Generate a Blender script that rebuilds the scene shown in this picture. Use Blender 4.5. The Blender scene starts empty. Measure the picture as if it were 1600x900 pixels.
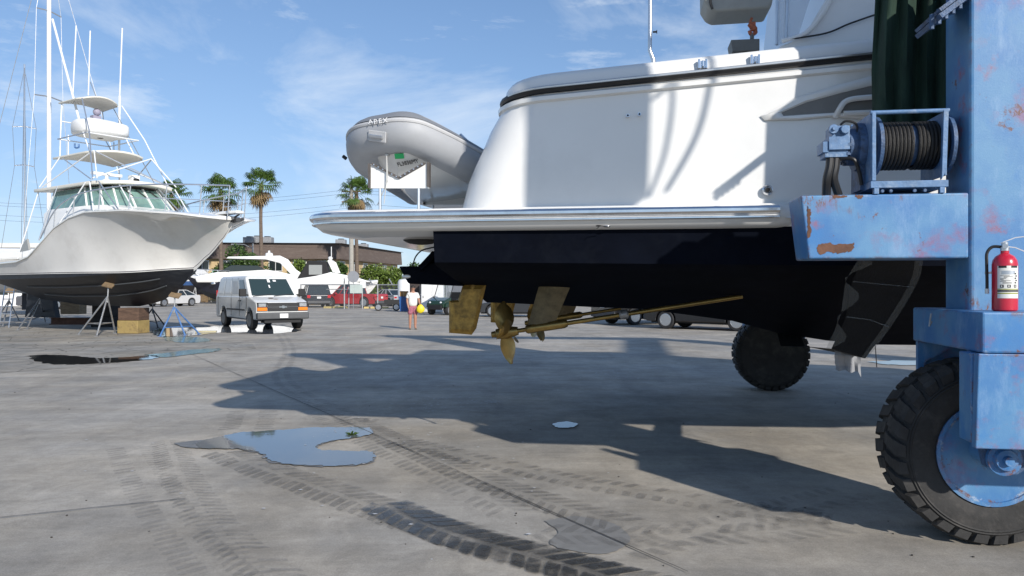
import bpy, bmesh, math, random
from mathutils import Vector, Matrix
R=math.radians
random.seed(7)
scene=bpy.context.scene
COL=scene.collection
CAMH=1.6; F=1200.0
def P(px,py,Y): return Vector(((px-800)/F*Y, Y, CAMH+(450-py)/F*Y))
def G(px,py):
    Y=CAMH*F/(py-450); return Vector(((px-800)/F*Y,Y,0))
# ---------------------------------------------------------------- helpers
def props(o,label=None,cat=None,group=None,kind=None):
    if label: o['label']=label
    if cat: o['category']=cat
    if group: o['group']=group
    if kind: o['kind']=kind
    return o
def thing(name,label,cat,loc=(0,0,0),rz=0,group=None):
    o=bpy.data.objects.new(name,None); COL.objects.link(o)
    o.location=loc; o.rotation_euler=(0,0,rz); o.empty_display_size=.2
    return props(o,label,cat,group)
class MB:
    def __init__(s): s.v=[]; s.f=[]; s.m=[]
    def add(s,vs,fs,mi=0):
        b=len(s.v); s.v+= [tuple(v) for v in vs]
        for f in fs: s.f.append([b+i for i in f]); s.m.append(mi)
        return s
    def box(s,x0,x1,y0,y1,z0,z1,mi=0):
        vs=[(x,y,z) for z in (z0,z1) for y in (y0,y1) for x in (x0,x1)]
        return s.add(vs,[(0,2,3,1),(4,5,7,6),(0,1,5,4),(1,3,7,5),(3,2,6,7),(2,0,4,6)],mi)
    def obox(s,c,size,rot=None,mi=0):
        rot=rot or Matrix.Identity(3); c=Vector(c); hx,hy,hz=[q/2 for q in size]
        vs=[c+rot@Vector((x,y,z)) for z in (-hz,hz) for y in (-hy,hy) for x in (-hx,hx)]
        return s.add(vs,[(0,2,3,1),(4,5,7,6),(0,1,5,4),(1,3,7,5),(3,2,6,7),(2,0,4,6)],mi)
    def beam(s,p,q,w,h,mi=0,up=(0,0,1)):
        p=Vector(p);q=Vector(q);d=(q-p);L=d.length;d.normalize();up=Vector(up)
        if abs(d.dot(up))>.98: up=Vector((1,0,0))
        sd=d.cross(up).normalized();u=sd.cross(d)
        rot=Matrix((d,sd,u)).transposed()
        return s.obox((p+q)/2,(L,w,h),rot,mi)
    def tube(s,pts,r,n=8,mi=0,closed=False):
        pts=[Vector(p) for p in pts]; N=len(pts)
        rs=r if isinstance(r,(list,tuple)) else [r]*N
        rings=[]; ref=None
        for i,p in enumerate(pts):
            if closed: t=pts[(i+1)%N]-pts[i-1]
            else: t=pts[min(i+1,N-1)]-pts[max(i-1,0)]
            t.normalize()
            if ref is None:
                ref=Vector((0,0,1)) if abs(t.z)<.9 else Vector((1,0,0))
            a=(ref-t*ref.dot(t))
            if a.length<1e-4: a=t.orthogonal()
            a.normalize(); ref=a; b=t.cross(a)
            rings.append([p+a*math.cos(2*math.pi*k/n)*rs[i]+b*math.sin(2*math.pi*k/n)*rs[i] for k in range(n)])
        vs=[v for g in rings for v in g]; fs=[]
        for i in range(N if closed else N-1):
            j=(i+1)%N
            for k in range(n): fs.append((i*n+k,i*n+(k+1)%n,j*n+(k+1)%n,j*n+k))
        if not closed:
            fs.append(tuple(range(n))[::-1]); fs.append(tuple((N-1)*n+k for k in range(n)))
        return s.add(vs,fs,mi)
    def prism(s,out,a,b,plane='xz',mi=0,ta=None):
        """out: (u,v) list; extruded along the third axis a..b"""
        def mk(u,v,w): return {'xz':(u,w,v),'xy':(u,v,w),'yz':(w,u,v)}[plane]
        n=len(out); vs=[mk(u,v,a) for u,v in out]+[mk(u,v,b) for u,v in out]
        fs=[tuple(range(n)),tuple(range(n,2*n))[::-1]]+[(i,n+i,n+(i+1)%n,(i+1)%n) for i in range(n)]
        return s.add(vs,fs,mi)
    def lathe(s,prof,o=(0,0,0),axis='y',n=24,mi=0,mis=None):
        o=Vector(o); vs=[];N=len(prof)
        for r,h in prof:
            for k in range(n):
                a=2*math.pi*k/n; c,d=math.cos(a)*r,math.sin(a)*r
                vs.append(o+Vector({'y':(c,h,d),'z':(c,d,h),'x':(h,c,d)}[axis]))
        for i in range(N-1):
            s_m=mis[i] if mis else mi
            s.add([],[],s_m)
        b=len(s.v); s.v+=[tuple(v) for v in vs]
        for i in range(N-1):
            for k in range(n):
                s.f.append([b+i*n+k,b+i*n+(k+1)%n,b+(i+1)*n+(k+1)%n,b+(i+1)*n+k]); s.m.append(mis[i] if mis else mi)
        s.f.append([b+k for k in range(n)]); s.m.append(mis[0] if mis else mi)
        s.f.append([b+(N-1)*n+k for k in range(n)]); s.m.append(mis[-1] if mis else mi)
        return s
    def grid(s,rows,mi=0,mis=None,cu=False):
        b=len(s.v); nr=len(rows); nc=len(rows[0])
        for r in rows: s.v+=[tuple(v) for v in r]
        for i in range(nr-1):
            for k in range(nc if cu else nc-1):
                k2=(k+1)%nc
                s.f.append([b+i*nc+k,b+i*nc+k2,b+(i+1)*nc+k2,b+(i+1)*nc+k]); s.m.append(mis[i] if mis else mi)
        return s
    def sphere(s,c,r,sc=(1,1,1),nu=16,nv=10,mi=0):
        c=Vector(c); rows=[]
        for i in range(nv+1):
            t=math.pi*i/nv; t=min(max(t,.02),math.pi-.02)
            rows.append([c+Vector((r*sc[0]*math.sin(t)*math.cos(2*math.pi*k/nu),r*sc[1]*math.sin(t)*math.sin(2*math.pi*k/nu),r*sc[2]*math.cos(t))) for k in range(nu)])
        s.grid(rows,mi,cu=True); return s
    def build(s,name,mats,parent=None,smooth=False,bevel=0,weld=False,angle=35,seg=2,recalc=True,loc=None):
        me=bpy.data.meshes.new(name); me.from_pydata(s.v,[],s.f)
        if not isinstance(mats,(list,tuple)): mats=[mats]
        for m in mats: me.materials.append(m)
        for p,mi in zip(me.polygons,s.m): p.material_index=min(mi,len(mats)-1)
        bm=bmesh.new(); bm.from_mesh(me)
        if weld: bmesh.ops.remove_doubles(bm,verts=bm.verts,dist=.0005)
        if recalc: bmesh.ops.recalc_face_normals(bm,faces=bm.faces)
        if smooth:
            for f in bm.faces: f.smooth=True
        bm.to_mesh(me); bm.free()
        if smooth: me.set_sharp_from_angle(angle=R(angle))
        o=bpy.data.objects.new(name,me); COL.objects.link(o)
        if parent: o.parent=parent
        if loc: o.location=loc
        if bevel:
            b=o.modifiers.new('bevel','BEVEL'); b.width=bevel; b.segments=seg; b.limit_method='ANGLE'; b.angle_limit=R(30)
        return o
def copy_tree(o,parent=None):
    c=o.copy(); COL.objects.link(c)
    if parent: c.parent=parent
    for ch in list(o.children): copy_tree(ch,c)
    return c
def catmull(pts,n=6):
    pts=[Vector(p) for p in pts]; out=[]
    for i in range(len(pts)-1):
        p0=pts[max(i-1,0)];p1=pts[i];p2=pts[i+1];p3=pts[min(i+2,len(pts)-1)]
        for k in range(n):
            t=k/n
            out.append(.5*((2*p1)+(-p0+p2)*t+(2*p0-5*p1+4*p2-p3)*t*t+(-p0+3*p1-3*p2+p3)*t**3))
    out.append(pts[-1]); return out
def interp(tab,x):
    if x<=tab[0][0]: return tab[0][1]
    for (a,b),(c,d) in zip(tab,tab[1:]):
        if x<=c:
            t=(x-a)/(c-a); t=t*t*(3-2*t)*.35+t*.65; return b+(d-b)*t
    return tab[-1][1]
def text_obj(name,s,size,mat,parent,M,ext=.002,fit=None):
    cu=bpy.data.curves.new(name,'FONT'); cu.body=s; cu.size=size; cu.extrude=ext; cu.align_x='CENTER'; cu.align_y='CENTER'
    t=bpy.data.objects.new(name,cu); COL.objects.link(t)
    bpy.context.view_layer.update()
    dg=bpy.context.evaluated_depsgraph_get()
    me=bpy.data.meshes.new_from_object(t.evaluated_get(dg))
    bpy.data.objects.remove(t)
    if fit:
        xs=[v.co.x for v in me.vertices]; k=fit/(max(xs)-min(xs))
        for v in me.vertices: v.co.x*=k
    me.transform(M); me.materials.clear(); me.materials.append(mat)
    o=bpy.data.objects.new(name,me); COL.objects.link(o); o.parent=parent
    return o
def basis(x,y,z,o):
    m=Matrix((Vector(x).normalized(),Vector(y).normalized(),Vector(z).normalized())).transposed().to_4x4(); m.translation=Vector(o); return m
# ---------------------------------------------------------------- materials
def nt(m): return m.node_tree.nodes,m.node_tree.links
def M(name,col,rough=.5,metal=0,var=0,vs=4,bump=0,bs=60,coat=0,spec=.5,dirt=None,dscale=2,damt=.5,stretch=None,alpha=1):
    m=bpy.data.materials.new(name); m.use_nodes=True; N,L=nt(m); b=N['Principled BSDF']
    b.inputs['Roughness'].default_value=rough; b.inputs['Metallic'].default_value=metal
    b.inputs['Coat Weight'].default_value=coat; b.inputs['Coat Roughness'].default_value=.08
    b.inputs['Specular IOR Level'].default_value=spec; b.inputs['Alpha'].default_value=alpha
    col4=(*col,1)
    b.inputs['Base Color'].default_value=col4
    tc=N.new('ShaderNodeTexCoord'); mp=N.new('ShaderNodeMapping'); L.new(tc.outputs['Object'],mp.inputs['Vector'])
    if stretch: mp.inputs['Scale'].default_value=stretch
    cur=None
    if var:
        n=N.new('ShaderNodeTexNoise'); n.inputs['Scale'].default_value=vs; n.inputs['Detail'].default_value=8; n.inputs['Roughness'].default_value=.65
        L.new(mp.outputs['Vector'],n.inputs['Vector'])
        r=N.new('ShaderNodeMapRange'); r.inputs['From Min'].default_value=.3; r.inputs['From Max'].default_value=.7
        r.inputs['To Min'].default_value=1-var; r.inputs['To Max'].default_value=1+var
        L.new(n.outputs['Fac'],r.inputs['Value'])
        mx=N.new('ShaderNodeVectorMath'); mx.operation='SCALE'; mx.inputs[0].default_value=col
        L.new(r.outputs['Result'],mx.inputs['Scale']); cur=mx.outputs['Vector']
    if dirt:
        n=N.new('ShaderNodeTexNoise'); n.inputs['Scale'].default_value=dscale; n.inputs['Detail'].default_value=10; n.inputs['Roughness'].default_value=.7
        L.new(mp.outputs['Vector'],n.inputs['Vector'])
        r=N.new('ShaderNodeMapRange'); r.inputs['From Min'].default_value=.5; r.inputs['From Max'].default_value=.68; r.inputs['To Max'].default_value=damt
        L.new(n.outputs['Fac'],r.inputs['Value'])
        mx=N.new('ShaderNodeMix'); mx.data_type='RGBA'; L.new(r.outputs['Result'],mx.inputs['Factor'])
        if cur: L.new(cur,mx.inputs['A'])
        else: mx.inputs['A'].default_value=col4
        mx.inputs['B'].default_value=(*dirt,1); cur=mx.outputs['Result']
    if cur: L.new(cur,b.inputs['Base Color'])
    if bump:
        n=N.new('ShaderNodeTexNoise'); n.inputs['Scale'].default_value=bs; n.inputs['Detail'].default_value=6
        L.new(mp.outputs['Vector'],n.inputs['Vector'])
        bp=N.new('ShaderNodeBump'); bp.inputs['Strength'].default_value=bump; bp.inputs['Distance'].default_value=.01
        L.new(n.outputs['Fac'],bp.inputs['Height']); L.new(bp.outputs['Normal'],b.inputs['Normal'])
    return m
def glass(name,col,rough=.05,alpha=.5):
    m=M(name,col,rough,spec=.8); N,L=nt(m); b=N['Principled BSDF']; b.inputs['Alpha'].default_value=alpha; return m
gel=M('white_gelcoat',(.78,.775,.75),.22,var=.03,vs=1.2,coat=.3,dirt=(.62,.61,.58),dscale=1.3,damt=.25)
gel2=M('aged_gelcoat',(.66,.65,.62),.3,var=.05,vs=1,coat=.2,dirt=(.5,.48,.44),dscale=1.6,damt=.35)
cream=M('cream_gelcoat',(.72,.69,.6),.3,var=.04,vs=2)
navy=M('navy_antifouling',(.0035,.005,.010),.8,var=.25,vs=3,bump=.1,bs=30,dirt=(.008,.01,.015),dscale=5,damt=.5,spec=.05)
blackbot=M('black_antifouling',(.012,.014,.02),.5,var=.3,vs=2,dirt=(.06,.065,.07),dscale=2.5,damt=.35,stretch=(1,1,4))
chrome=M('stainless_steel',(.72,.73,.75),.18,1,var=.1,vs=8,bump=.05,bs=12)
alu=M('white_painted_pipe',(.78,.79,.8),.3,var=.05)
aluraw=M('bare_aluminium',(.6,.62,.65),.3,.8,var=.1)
rubber=M('black_rubber',(.015,.015,.016),.45,var=.3,vs=6)
tyrem=M('tyre_rubber',(.028,.027,.026),.8,var=.35,vs=7,bump=.3,bs=40,dirt=(.1,.09,.08),dscale=5,damt=.45)
tyre2=M('car_tyre_rubber',(.02,.02,.021),.75,var=.2)
brass=M('tarnished_bronze',(.15,.115,.06),.5,.4,var=.4,vs=9,bump=.3,bs=25,dirt=(.07,.055,.03),dscale=8,damt=.7)
brass2=M('cast_bronze',(.34,.23,.075),.33,.75,var=.25,vs=6,bump=.12,bs=40,dirt=(.1,.08,.045),dscale=4,damt=.5)
brassp=M('rudder_bronze',(.36,.22,.05),.45,.45,var=.45,vs=14,bump=.4,bs=22,dirt=(.08,.055,.025),dscale=11,damt=.6)
darkm=M('matt_black',(.012,.012,.013),.6)
dkglass=M('dark_tinted_glass',(.02,.028,.03),.06,spec=.8)
greenglass=M('pale_green_glass',(.16,.27,.24),.05,spec=.9,var=.35,vs=1.5)
clearg=glass('clear_vinyl',(.55,.6,.66),.1,.3)
whitep=M('white_paint',(.75,.75,.74),.4,var=.04,dirt=(.5,.48,.44),dscale=3,damt=.3)
vanp=M('van_white_paint',(.72,.725,.71),.3,coat=.4,var=.04,vs=2,dirt=(.42,.4,.37),dscale=2.5,damt=.35)
greyplastic=M('dark_grey_plastic',(.06,.062,.066),.6,var=.1)
chromep=M('chrome_trim',(.7,.7,.7),.2,1)
orangel=M('amber_lens',(.8,.22,.02),.25)
redl=M('red_lens',(.45,.01,.015),.25)
clearl=M('clear_lens',(.7,.72,.73),.12,spec=.8)
woodm=M('weathered_timber',(.2,.14,.08),.8,var=.35,vs=4,bump=.4,bs=20,stretch=(1,1,4))
yellowm=M('yellow_painted_timber',(.33,.24,.09),.7,var=.25,vs=3,bump=.3,bs=20,dirt=(.12,.08,.04),dscale=3,damt=.9)
rust=M('rusty_steel',(.13,.06,.035),.8,var=.4,vs=5,bump=.4,bs=30)
galv=M('galvanised_steel',(.35,.36,.37),.45,.6,var=.2,vs=8,dirt=(.2,.14,.09),dscale=9,damt=.5)
bluest=M('blue_painted_steel',(.06,.16,.38),.5,var=.25,vs=8,dirt=(.25,.27,.3),dscale=7,damt=.6)
skin=M('sunburnt_skin',(.38,.19,.125),.5,var=.08)
tee=M('white_cotton',(.72,.72,.68),.85,var=.06,vs=12,bump=.3,bs=9)
plaid=M('red_plaid_cotton',(.32,.11,.15),.85,var=.55,vs=22)
hairm=M('dark_hair',(.02,.015,.012),.7)
yel=M('bright_yellow_plastic',(.8,.62,.02),.5)
def lift_blue():
    m=bpy.data.materials.new('chalky_blue_lift_paint'); m.use_nodes=True; N,L=nt(m); b=N['Principled BSDF']
    tc=N.new('ShaderNodeTexCoord')
    def noise(sc,det=8,ro=.65,off=0,st=(1,1,1)):
        mp=N.new('ShaderNodeMapping'); mp.inputs['Location'].default_value=(off,off*.7,off*1.3); mp.inputs['Scale'].default_value=st; L.new(tc.outputs['Object'],mp.inputs['Vector'])
        n=N.new('ShaderNodeTexNoise'); n.inputs['Scale'].default_value=sc; n.inputs['Detail'].default_value=det; n.inputs['Roughness'].default_value=ro
        L.new(mp.outputs['Vector'],n.inputs['Vector']); return n.outputs['Fac']
    def ramp(f,a,b_,hi=1):
        r=N.new('ShaderNodeMapRange'); r.inputs['From Min'].default_value=a; r.inputs['From Max'].default_value=b_; r.inputs['To Max'].default_value=hi; L.new(f,r.inputs['Value']); return r.outputs['Result']
    def mix(f,A,B):
        x=N.new('ShaderNodeMix'); x.data_type='RGBA'; L.new(f,x.inputs['Factor'])
        for k,v in (('A',A),('B',B)):
            if isinstance(v,tuple): x.inputs[k].default_value=(*v,1)
            else: L.new(v,x.inputs[k])
        return x.outputs['Result']
    def mult(a,b_):
        x=N.new('ShaderNodeMath'); x.operation='MULTIPLY'; L.new(a,x.inputs[0]); L.new(b_,x.inputs[1]); return x.outputs[0]
    c=mix(ramp(noise(2.2,7,.6),.38,.62),(.04,.16,.38),(.10,.245,.42))
    c=mix(ramp(noise(1.9,6,.62,71,(1,1,.8)),.56,.64,.85),c,(.03,.17,.42))
    c=mix(ramp(noise(5,10,.75,3,(1,1,.35)),.52,.7,.8),c,(.19,.32,.5))
    c=mix(mult(ramp(noise(2.6,6,.6,9),.56,.7),ramp(noise(30,6,.8,5),.3,.6)),c,(.23,.09,.17))
    c=mix(mult(ramp(noise(3.1,5,.6,17),.61,.7),ramp(noise(40,6,.8,2),.35,.6)),c,(.28,.07,.09))
    c=mix(mult(ramp(noise(3.1,9,.75,31),.63,.655),ramp(noise(12,9,.8,2),.3,.5)),c,(.13,.05,.03))
    c=mix(ramp(noise(55,5,.8,7),.66,.72,.8),c,(.03,.025,.03))
    bv=N.new('ShaderNodeBevel'); bv.samples=4; bv.inputs['Radius'].default_value=.03
    ge=N.new('ShaderNodeNewGeometry'); dt=N.new('ShaderNodeVectorMath'); dt.operation='DOT_PRODUCT'; L.new(bv.outputs['Normal'],dt.inputs[0]); L.new(ge.outputs['True Normal'],dt.inputs[1])
    iv=N.new('ShaderNodeMath'); iv.operation='SUBTRACT'; iv.inputs[0].default_value=1; L.new(dt.outputs['Value'],iv.inputs[1])
    c=mix(mult(ramp(iv.outputs[0],.01,.12),ramp(noise(13,8,.8,4),.5,.6)),c,(.14,.055,.03))
    c=mix(mult(ramp(iv.outputs[0],.02,.1),ramp(noise(9,8,.8,44),.55,.62,.8)),c,(.4,.45,.5))
    c=mix(mult(ramp(noise(2.4,3,.5,61,(1,1,.8)),.6,.64),ramp(noise(26,8,.85,3,(1,1,.3)),.5,.56)),c,(.15,.06,.035))
    L.new(c,b.inputs['Base Color']); b.inputs['Roughness'].default_value=.5
    bp=N.new('ShaderNodeBump'); bp.inputs['Strength'].default_value=.25; bp.inputs['Distance'].default_value=.004; L.new(noise(70,6,.8),bp.inputs['Height']); L.new(bp.outputs['Normal'],b.inputs['Normal'])
    return m
liftb=lift_blue()
winchb=M('dusty_blue_machine_paint',(.09,.18,.33),.5,var=.25,vs=14,bump=.2,bs=60,dirt=(.35,.42,.5),dscale=12,damt=.5)
winchd=M('grimy_dark_blue_paint',(.05,.1,.2),.55,var=.4,vs=20,bump=.4,bs=80,dirt=(.02,.02,.02),dscale=9,damt=.8)
# ---------------------------------------------------------------- world, sun, camera
SD=Vector((-1.05,1.7,-1.0)).normalized()
el=math.asin(-SD.z); az=math.atan2(-SD.x,-SD.y)
w=bpy.data.worlds.new('World'); scene.world=w; w.use_nodes=True
N,L=w.node_tree.nodes,w.node_tree.links
bg=N['Background']; sky=N.new('ShaderNodeTexSky'); sky.sky_type='NISHITA'; sky.sun_disc=False
sky.sun_elevation=el; sky.sun_rotation=az; sky.air_density=1.0; sky.dust_density=.1; sky.ozone_density=3.0; sky.altitude=0
tc=N.new('ShaderNodeTexCoord'); mp=N.new('ShaderNodeMapping'); mp.inputs['Scale'].default_value=(1.4,1.4,4.2); mp.inputs['Rotation'].default_value=(0.12,.35,.3)
L.new(tc.outputs['Generated'],mp.inputs['Vector'])
n1=N.new('ShaderNodeTexNoise'); n1.inputs['Scale'].default_value=1.6; n1.inputs['Detail'].default_value=12; n1.inputs['Roughness'].default_value=.62; n1.inputs['Distortion'].default_value=.55
L.new(mp.outputs['Vector'],n1.inputs['Vector'])
r1=N.new('ShaderNodeMapRange'); r1.inputs['From Min'].default_value=.5; r1.inputs['From Max'].default_value=.8; r1.inputs['To Max'].default_value=.75; L.new(n1.outputs['Fac'],r1.inputs['Value'])
n2=N.new('ShaderNodeTexNoise'); n2.inputs['Scale'].default_value=3.6; n2.inputs['Detail'].default_value=14; n2.inputs['Roughness'].default_value=.66; n2.inputs['Distortion'].default_value=.3
mp2=N.new('ShaderNodeMapping'); mp2.inputs['Scale'].default_value=(1.1,1.1,5); mp2.inputs['Location'].default_value=(2.3,.4,1.1); L.new(tc.outputs['Generated'],mp2.inputs['Vector']); L.new(mp2.outputs['Vector'],n2.inputs['Vector'])
r2=N.new('ShaderNodeMapRange'); r2.inputs['From Min'].default_value=.58; r2.inputs['From Max'].default_value=.75; r2.inputs['To Max'].default_value=.5; L.new(n2.outputs['Fac'],r2.inputs['Value'])
ad=N.new('ShaderNodeMath'); ad.operation='ADD'; ad.use_clamp=True; L.new(r1.outputs[0],ad.inputs[0]); L.new(r2.outputs[0],ad.inputs[1])
mx=N.new('ShaderNodeMix'); mx.data_type='RGBA'; L.new(ad.outputs[0],mx.inputs['Factor']); 
va_=N.new('ShaderNodeVectorMath'); va_.operation='ADD'; L.new(sky.outputs['Color'],va_.inputs[0]); va_.inputs[1].default_value=(8,9.5,13)
vm_=N.new('ShaderNodeVectorMath'); vm_.operation='DIVIDE'; L.new(sky.outputs['Color'],vm_.inputs[0]); L.new(va_.outputs[0],vm_.inputs[1])
vk_=N.new('ShaderNodeVectorMath'); vk_.operation='MULTIPLY'; L.new(vm_.outputs[0],vk_.inputs[0]); vk_.inputs[1].default_value=(8*1.08,9.5*1.18,13*1.3)
L.new(vk_.outputs[0],mx.inputs['A']); mx.inputs['B'].default_value=(6.3,6.8,7.3,1)
L.new(mx.outputs['Result'],bg.inputs['Color']); bg.inputs['Strength'].default_value=.118
sl=bpy.data.lights.new('sun','SUN'); sl.energy=4.0; sl.angle=R(.85); sl.color=(1,.945,.87)
so=bpy.data.objects.new('sun',sl); COL.objects.link(so); so.rotation_euler=SD.to_track_quat('-Z','Y').to_euler(); so.location=(5,-8,20)
cd=bpy.data.cameras.new('camera'); cam=bpy.data.objects.new('camera',cd); COL.objects.link(cam)
cam.location=(0,0,CAMH); cam.rotation_euler=(R(90),0,0); cd.sensor_width=36; cd.lens=36*F/1600; cd.clip_end=3000; cd.clip_start=.05
scene.camera=cam
scene.render.engine='CYCLES'
vs=scene.view_settings; vs.view_transform='Standard'; vs.look='None'; vs.gamma=1; vs.exposure=.33; vs.use_curve_mapping=False
# ---------------------------------------------------------------- ground
def ground_mat(name,base,warm,rough_amt=1,crack=False):
    m=bpy.data.materials.new(name); m.use_nodes=True; N,L=nt(m); b=N['Principled BSDF']; tc=N.new('ShaderNodeTexCoord')
    def noise(sc,det=8,ro=.65,st=(1,1,1),off=0,dist=0,rz=0):
        mp=N.new('ShaderNodeMapping'); mp.inputs['Scale'].default_value=st; mp.inputs['Location'].default_value=(off,off,0); mp.inputs['Rotation'].default_value=(0,0,rz); L.new(tc.outputs['Object'],mp.inputs['Vector'])
        n=N.new('ShaderNodeTexNoise'); n.inputs['Scale'].default_value=sc; n.inputs['Detail'].default_value=det; n.inputs['Roughness'].default_value=ro; n.inputs['Distortion'].default_value=dist
        L.new(mp.outputs['Vector'],n.inputs['Vector']); return n.outputs['Fac']
    def rng(f,a,b_,lo,hi):
        r=N.new('ShaderNodeMapRange'); r.inputs['From Min'].default_value=a; r.inputs['From Max'].default_value=b_; r.inputs['To Min'].default_value=lo; r.inputs['To Max'].default_value=hi; L.new(f,r.inputs['Value']); return r.outputs['Result']
    def mul(a,b_):
        x=N.new('ShaderNodeMath'); x.operation='MULTIPLY'; L.new(a,x.inputs[0]); L.new(b_,x.inputs[1]); return x.outputs[0]
    v=rng(noise(.35,6,.6),.35,.65,.78,1.14)
    v=mul(v,rng(noise(2.3,12,.75,off=40,dist=1.2),.38,.66,1.08,.84))
    v=mul(v,rng(noise(1.4,10,.7,(1,.35,1),5,.4,R(35)),.35,.68,1.1,.82))
    v=mul(v,rng(noise(.9,9,.7,(.25,1.6,1),11,.3,R(-12)),.4,.7,1.07,.8))
    v=mul(v,rng(noise(5,10,.8,off=3),.35,.7,1.06,.88))
    v=mul(v,rng(noise(28,6,.8),.35,.65,.92,1.08))
    v=mul(v,rng(noise(90,6,.8),.35,.65,.8,1.2))
    v=mul(v,rng(noise(220,3,.8),.3,.7,.85,1.15))
    sp=rng(noise(14,4,.6,off=9),.7,.74,1,.7); v=mul(v,sp)
    mixc=N.new('ShaderNodeMix'); mixc.data_type='RGBA'; L.new(rng(noise(.6,5,.6,off=21),.4,.62,0,1),mixc.inputs['Factor']); mixc.inputs['A'].default_value=(*base,1); mixc.inputs['B'].default_value=(*warm,1)
    sc=N.new('ShaderNodeVectorMath'); sc.operation='SCALE'; L.new(mixc.outputs['Result'],sc.inputs[0]); L.new(v,sc.inputs['Scale'])
    out=sc.outputs['Vector']
    if crack:
        vo=N.new('ShaderNodeTexVoronoi'); vo.feature='DISTANCE_TO_EDGE'; vo.inputs['Scale'].default_value=1.3
        mpp=N.new('ShaderNodeMapping'); L.new(tc.outputs['Object'],mpp.inputs['Vector'])
        nn=N.new('ShaderNodeTexNoise'); nn.inputs['Scale'].default_value=2; nn.inputs['Detail'].default_value=6
        va=N.new('ShaderNodeVectorMath'); va.operation='MULTIPLY_ADD'; L.new(nn.outputs['Color'],va.inputs[0]); va.inputs[1].default_value=(.7,.7,.7); L.new(mpp.outputs['Vector'],va.inputs[2]); L.new(va.outputs[0],vo.inputs['Vector'])
        cr=rng(vo.outputs['Distance'],0,.035,.45,1)
        s2=N.new('ShaderNodeVectorMath'); s2.operation='SCALE'; L.new(out,s2.inputs[0]); L.new(cr,s2.inputs['Scale']); out=s2.outputs['Vector']
    L.new(out,b.inputs['Base Color']); b.inputs['Specular IOR Level'].default_value=.22
    L.new(rng(noise(1.1,8,.7,off=2),.35,.65,.62,.9),b.inputs['Roughness'])
    bp=N.new('ShaderNodeBump'); bp.inputs['Strength'].default_value=.35*rough_amt; bp.inputs['Distance'].default_value=.004
    L.new(noise(90,8,.8),bp.inputs['Height']); L.new(bp.outputs['Normal'],b.inputs['Normal'])
    return m
conc=ground_mat('worn_concrete',(.37,.345,.305),(.42,.378,.315))
rough=ground_mat('cracked_old_asphalt',(.31,.295,.265),(.36,.325,.27),2.5,True)
m=MB(); m.add([(-700,-60,0),(700,-60,0),(700,1400,0),(-700,1400,0)],[(0,1,2,3)])
m.build('ground',conc); props(bpy.data.objects['ground'],kind='structure')
# the older, broken surface under the sport fishing boat
pts=[G(-200,588),G(0,583),G(120,574),G(230,561),G(300,553),G(400,545),G(395,538),G(345,531),G(300,527),G(-200,505)]
m=MB(); m.add([(p.x,p.y,.005) for p in pts],[tuple(range(len(pts)))]); props(m.build('old_asphalt_apron',rough),kind='structure')
def jag(pts,n=6,amp=.03,seed=1,z=.009):
    rnd=random.Random(seed); q=catmull([Vector((p.x,p.y,0)) for p in pts]+[Vector((pts[0].x,pts[0].y,0))],n)[:-1]
    s=[]
    for p in q: s.append((p.x+rnd.uniform(-amp,amp),p.y+rnd.uniform(-amp,amp)*1.5,z))
    return s
def water_mat(name,col,rough=.03,bumpy=.02):
    m=M(name,col,rough,spec=.6); N,L=nt(m); b=N['Principled BSDF']; b.inputs['IOR'].default_value=1.4
    n=N.new('ShaderNodeTexNoise'); n.inputs['Scale'].default_value=5; n.inputs['Detail'].default_value=3
    tc=N.new('ShaderNodeTexCoord'); L.new(tc.outputs['Object'],n.inputs['Vector'])
    bp=N.new('ShaderNodeBump'); bp.inputs['Strength'].default_value=bumpy; bp.inputs['Distance'].default_value=.02; L.new(n.outputs['Fac'],bp.inputs['Height']); L.new(bp.outputs['Normal'],b.inputs['Normal'])
    return m
wat=water_mat('puddle_water',(.12,.135,.155)); wat2=water_mat('oily_dark_water',(.012,.013,.013)); watg=water_mat('green_tinted_water',(.05,.16,.13),.12,.06)
wet=M('damp_concrete',(.17,.165,.155),.45,var=.2,vs=9,bump=.3,bs=90)
def puddle(name,pix,mat,seed,amp=.02,z=.012,rim=None):
    pts=[G(*p) for p in pix]
    if rim:
        c=sum(pts,Vector())/len(pts)
        q=jag([c+(p-c)*1.0+(p-c).normalized()*rim for p in pts],6,amp*1.2,seed+50,z-.004)
        mb=MB(); mb.add(q,[tuple(range(len(q)))]); props(mb.build('damp_edge',wet),kind='structure')
    q=jag(pts,8,amp,seed,z); mb=MB(); mb.add(q,[tuple(range(len(q)))]); props(mb.build(name,mat),kind='structure')
puddle('puddle',[(345,684),(375,677),(430,674),(480,670),(540,669),(575,670),(582,678),(560,684),(520,690),(496,697),(500,704),(545,706),(580,708),(585,716),(574,725),(530,729),(470,728),(425,722),(412,712),(385,704),(352,702),(318,702),(306,696),(320,689)],wat,3,.018,rim=.02)
puddle('damp_patch',[(272,694),(300,690),(330,689),(345,697),(318,701),(288,700)],wet,5,.004,z=.0095)
puddle('puddle',[(40,557),(70,555),(110,556),(150,560),(190,559),(245,556),(240,561),(190,566),(140,569),(95,570),(60,566)],wat2,7,.05)
puddle('puddle',[(225,555),(260,552),(300,547),(345,545),(335,550),(300,554),(255,559)],watg,9,.04)
puddle('puddle',[(232,519),(262,513),(318,512),(345,509),(420,508),(470,516),(420,522),(350,520),(310,524),(270,527),(245,525)],wat,11,.08)
puddle('puddle',[(255,526),(300,527),(330,532),(300,536),(262,533)],watg,13,.06)
puddle('puddle',[(862,663),(885,660),(903,664),(892,669),(870,669)],wat,15,.012)
puddle('puddle',[(1355,566),(1400,564),(1450,565),(1452,570),(1400,571)],wat,16,.05)
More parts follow.
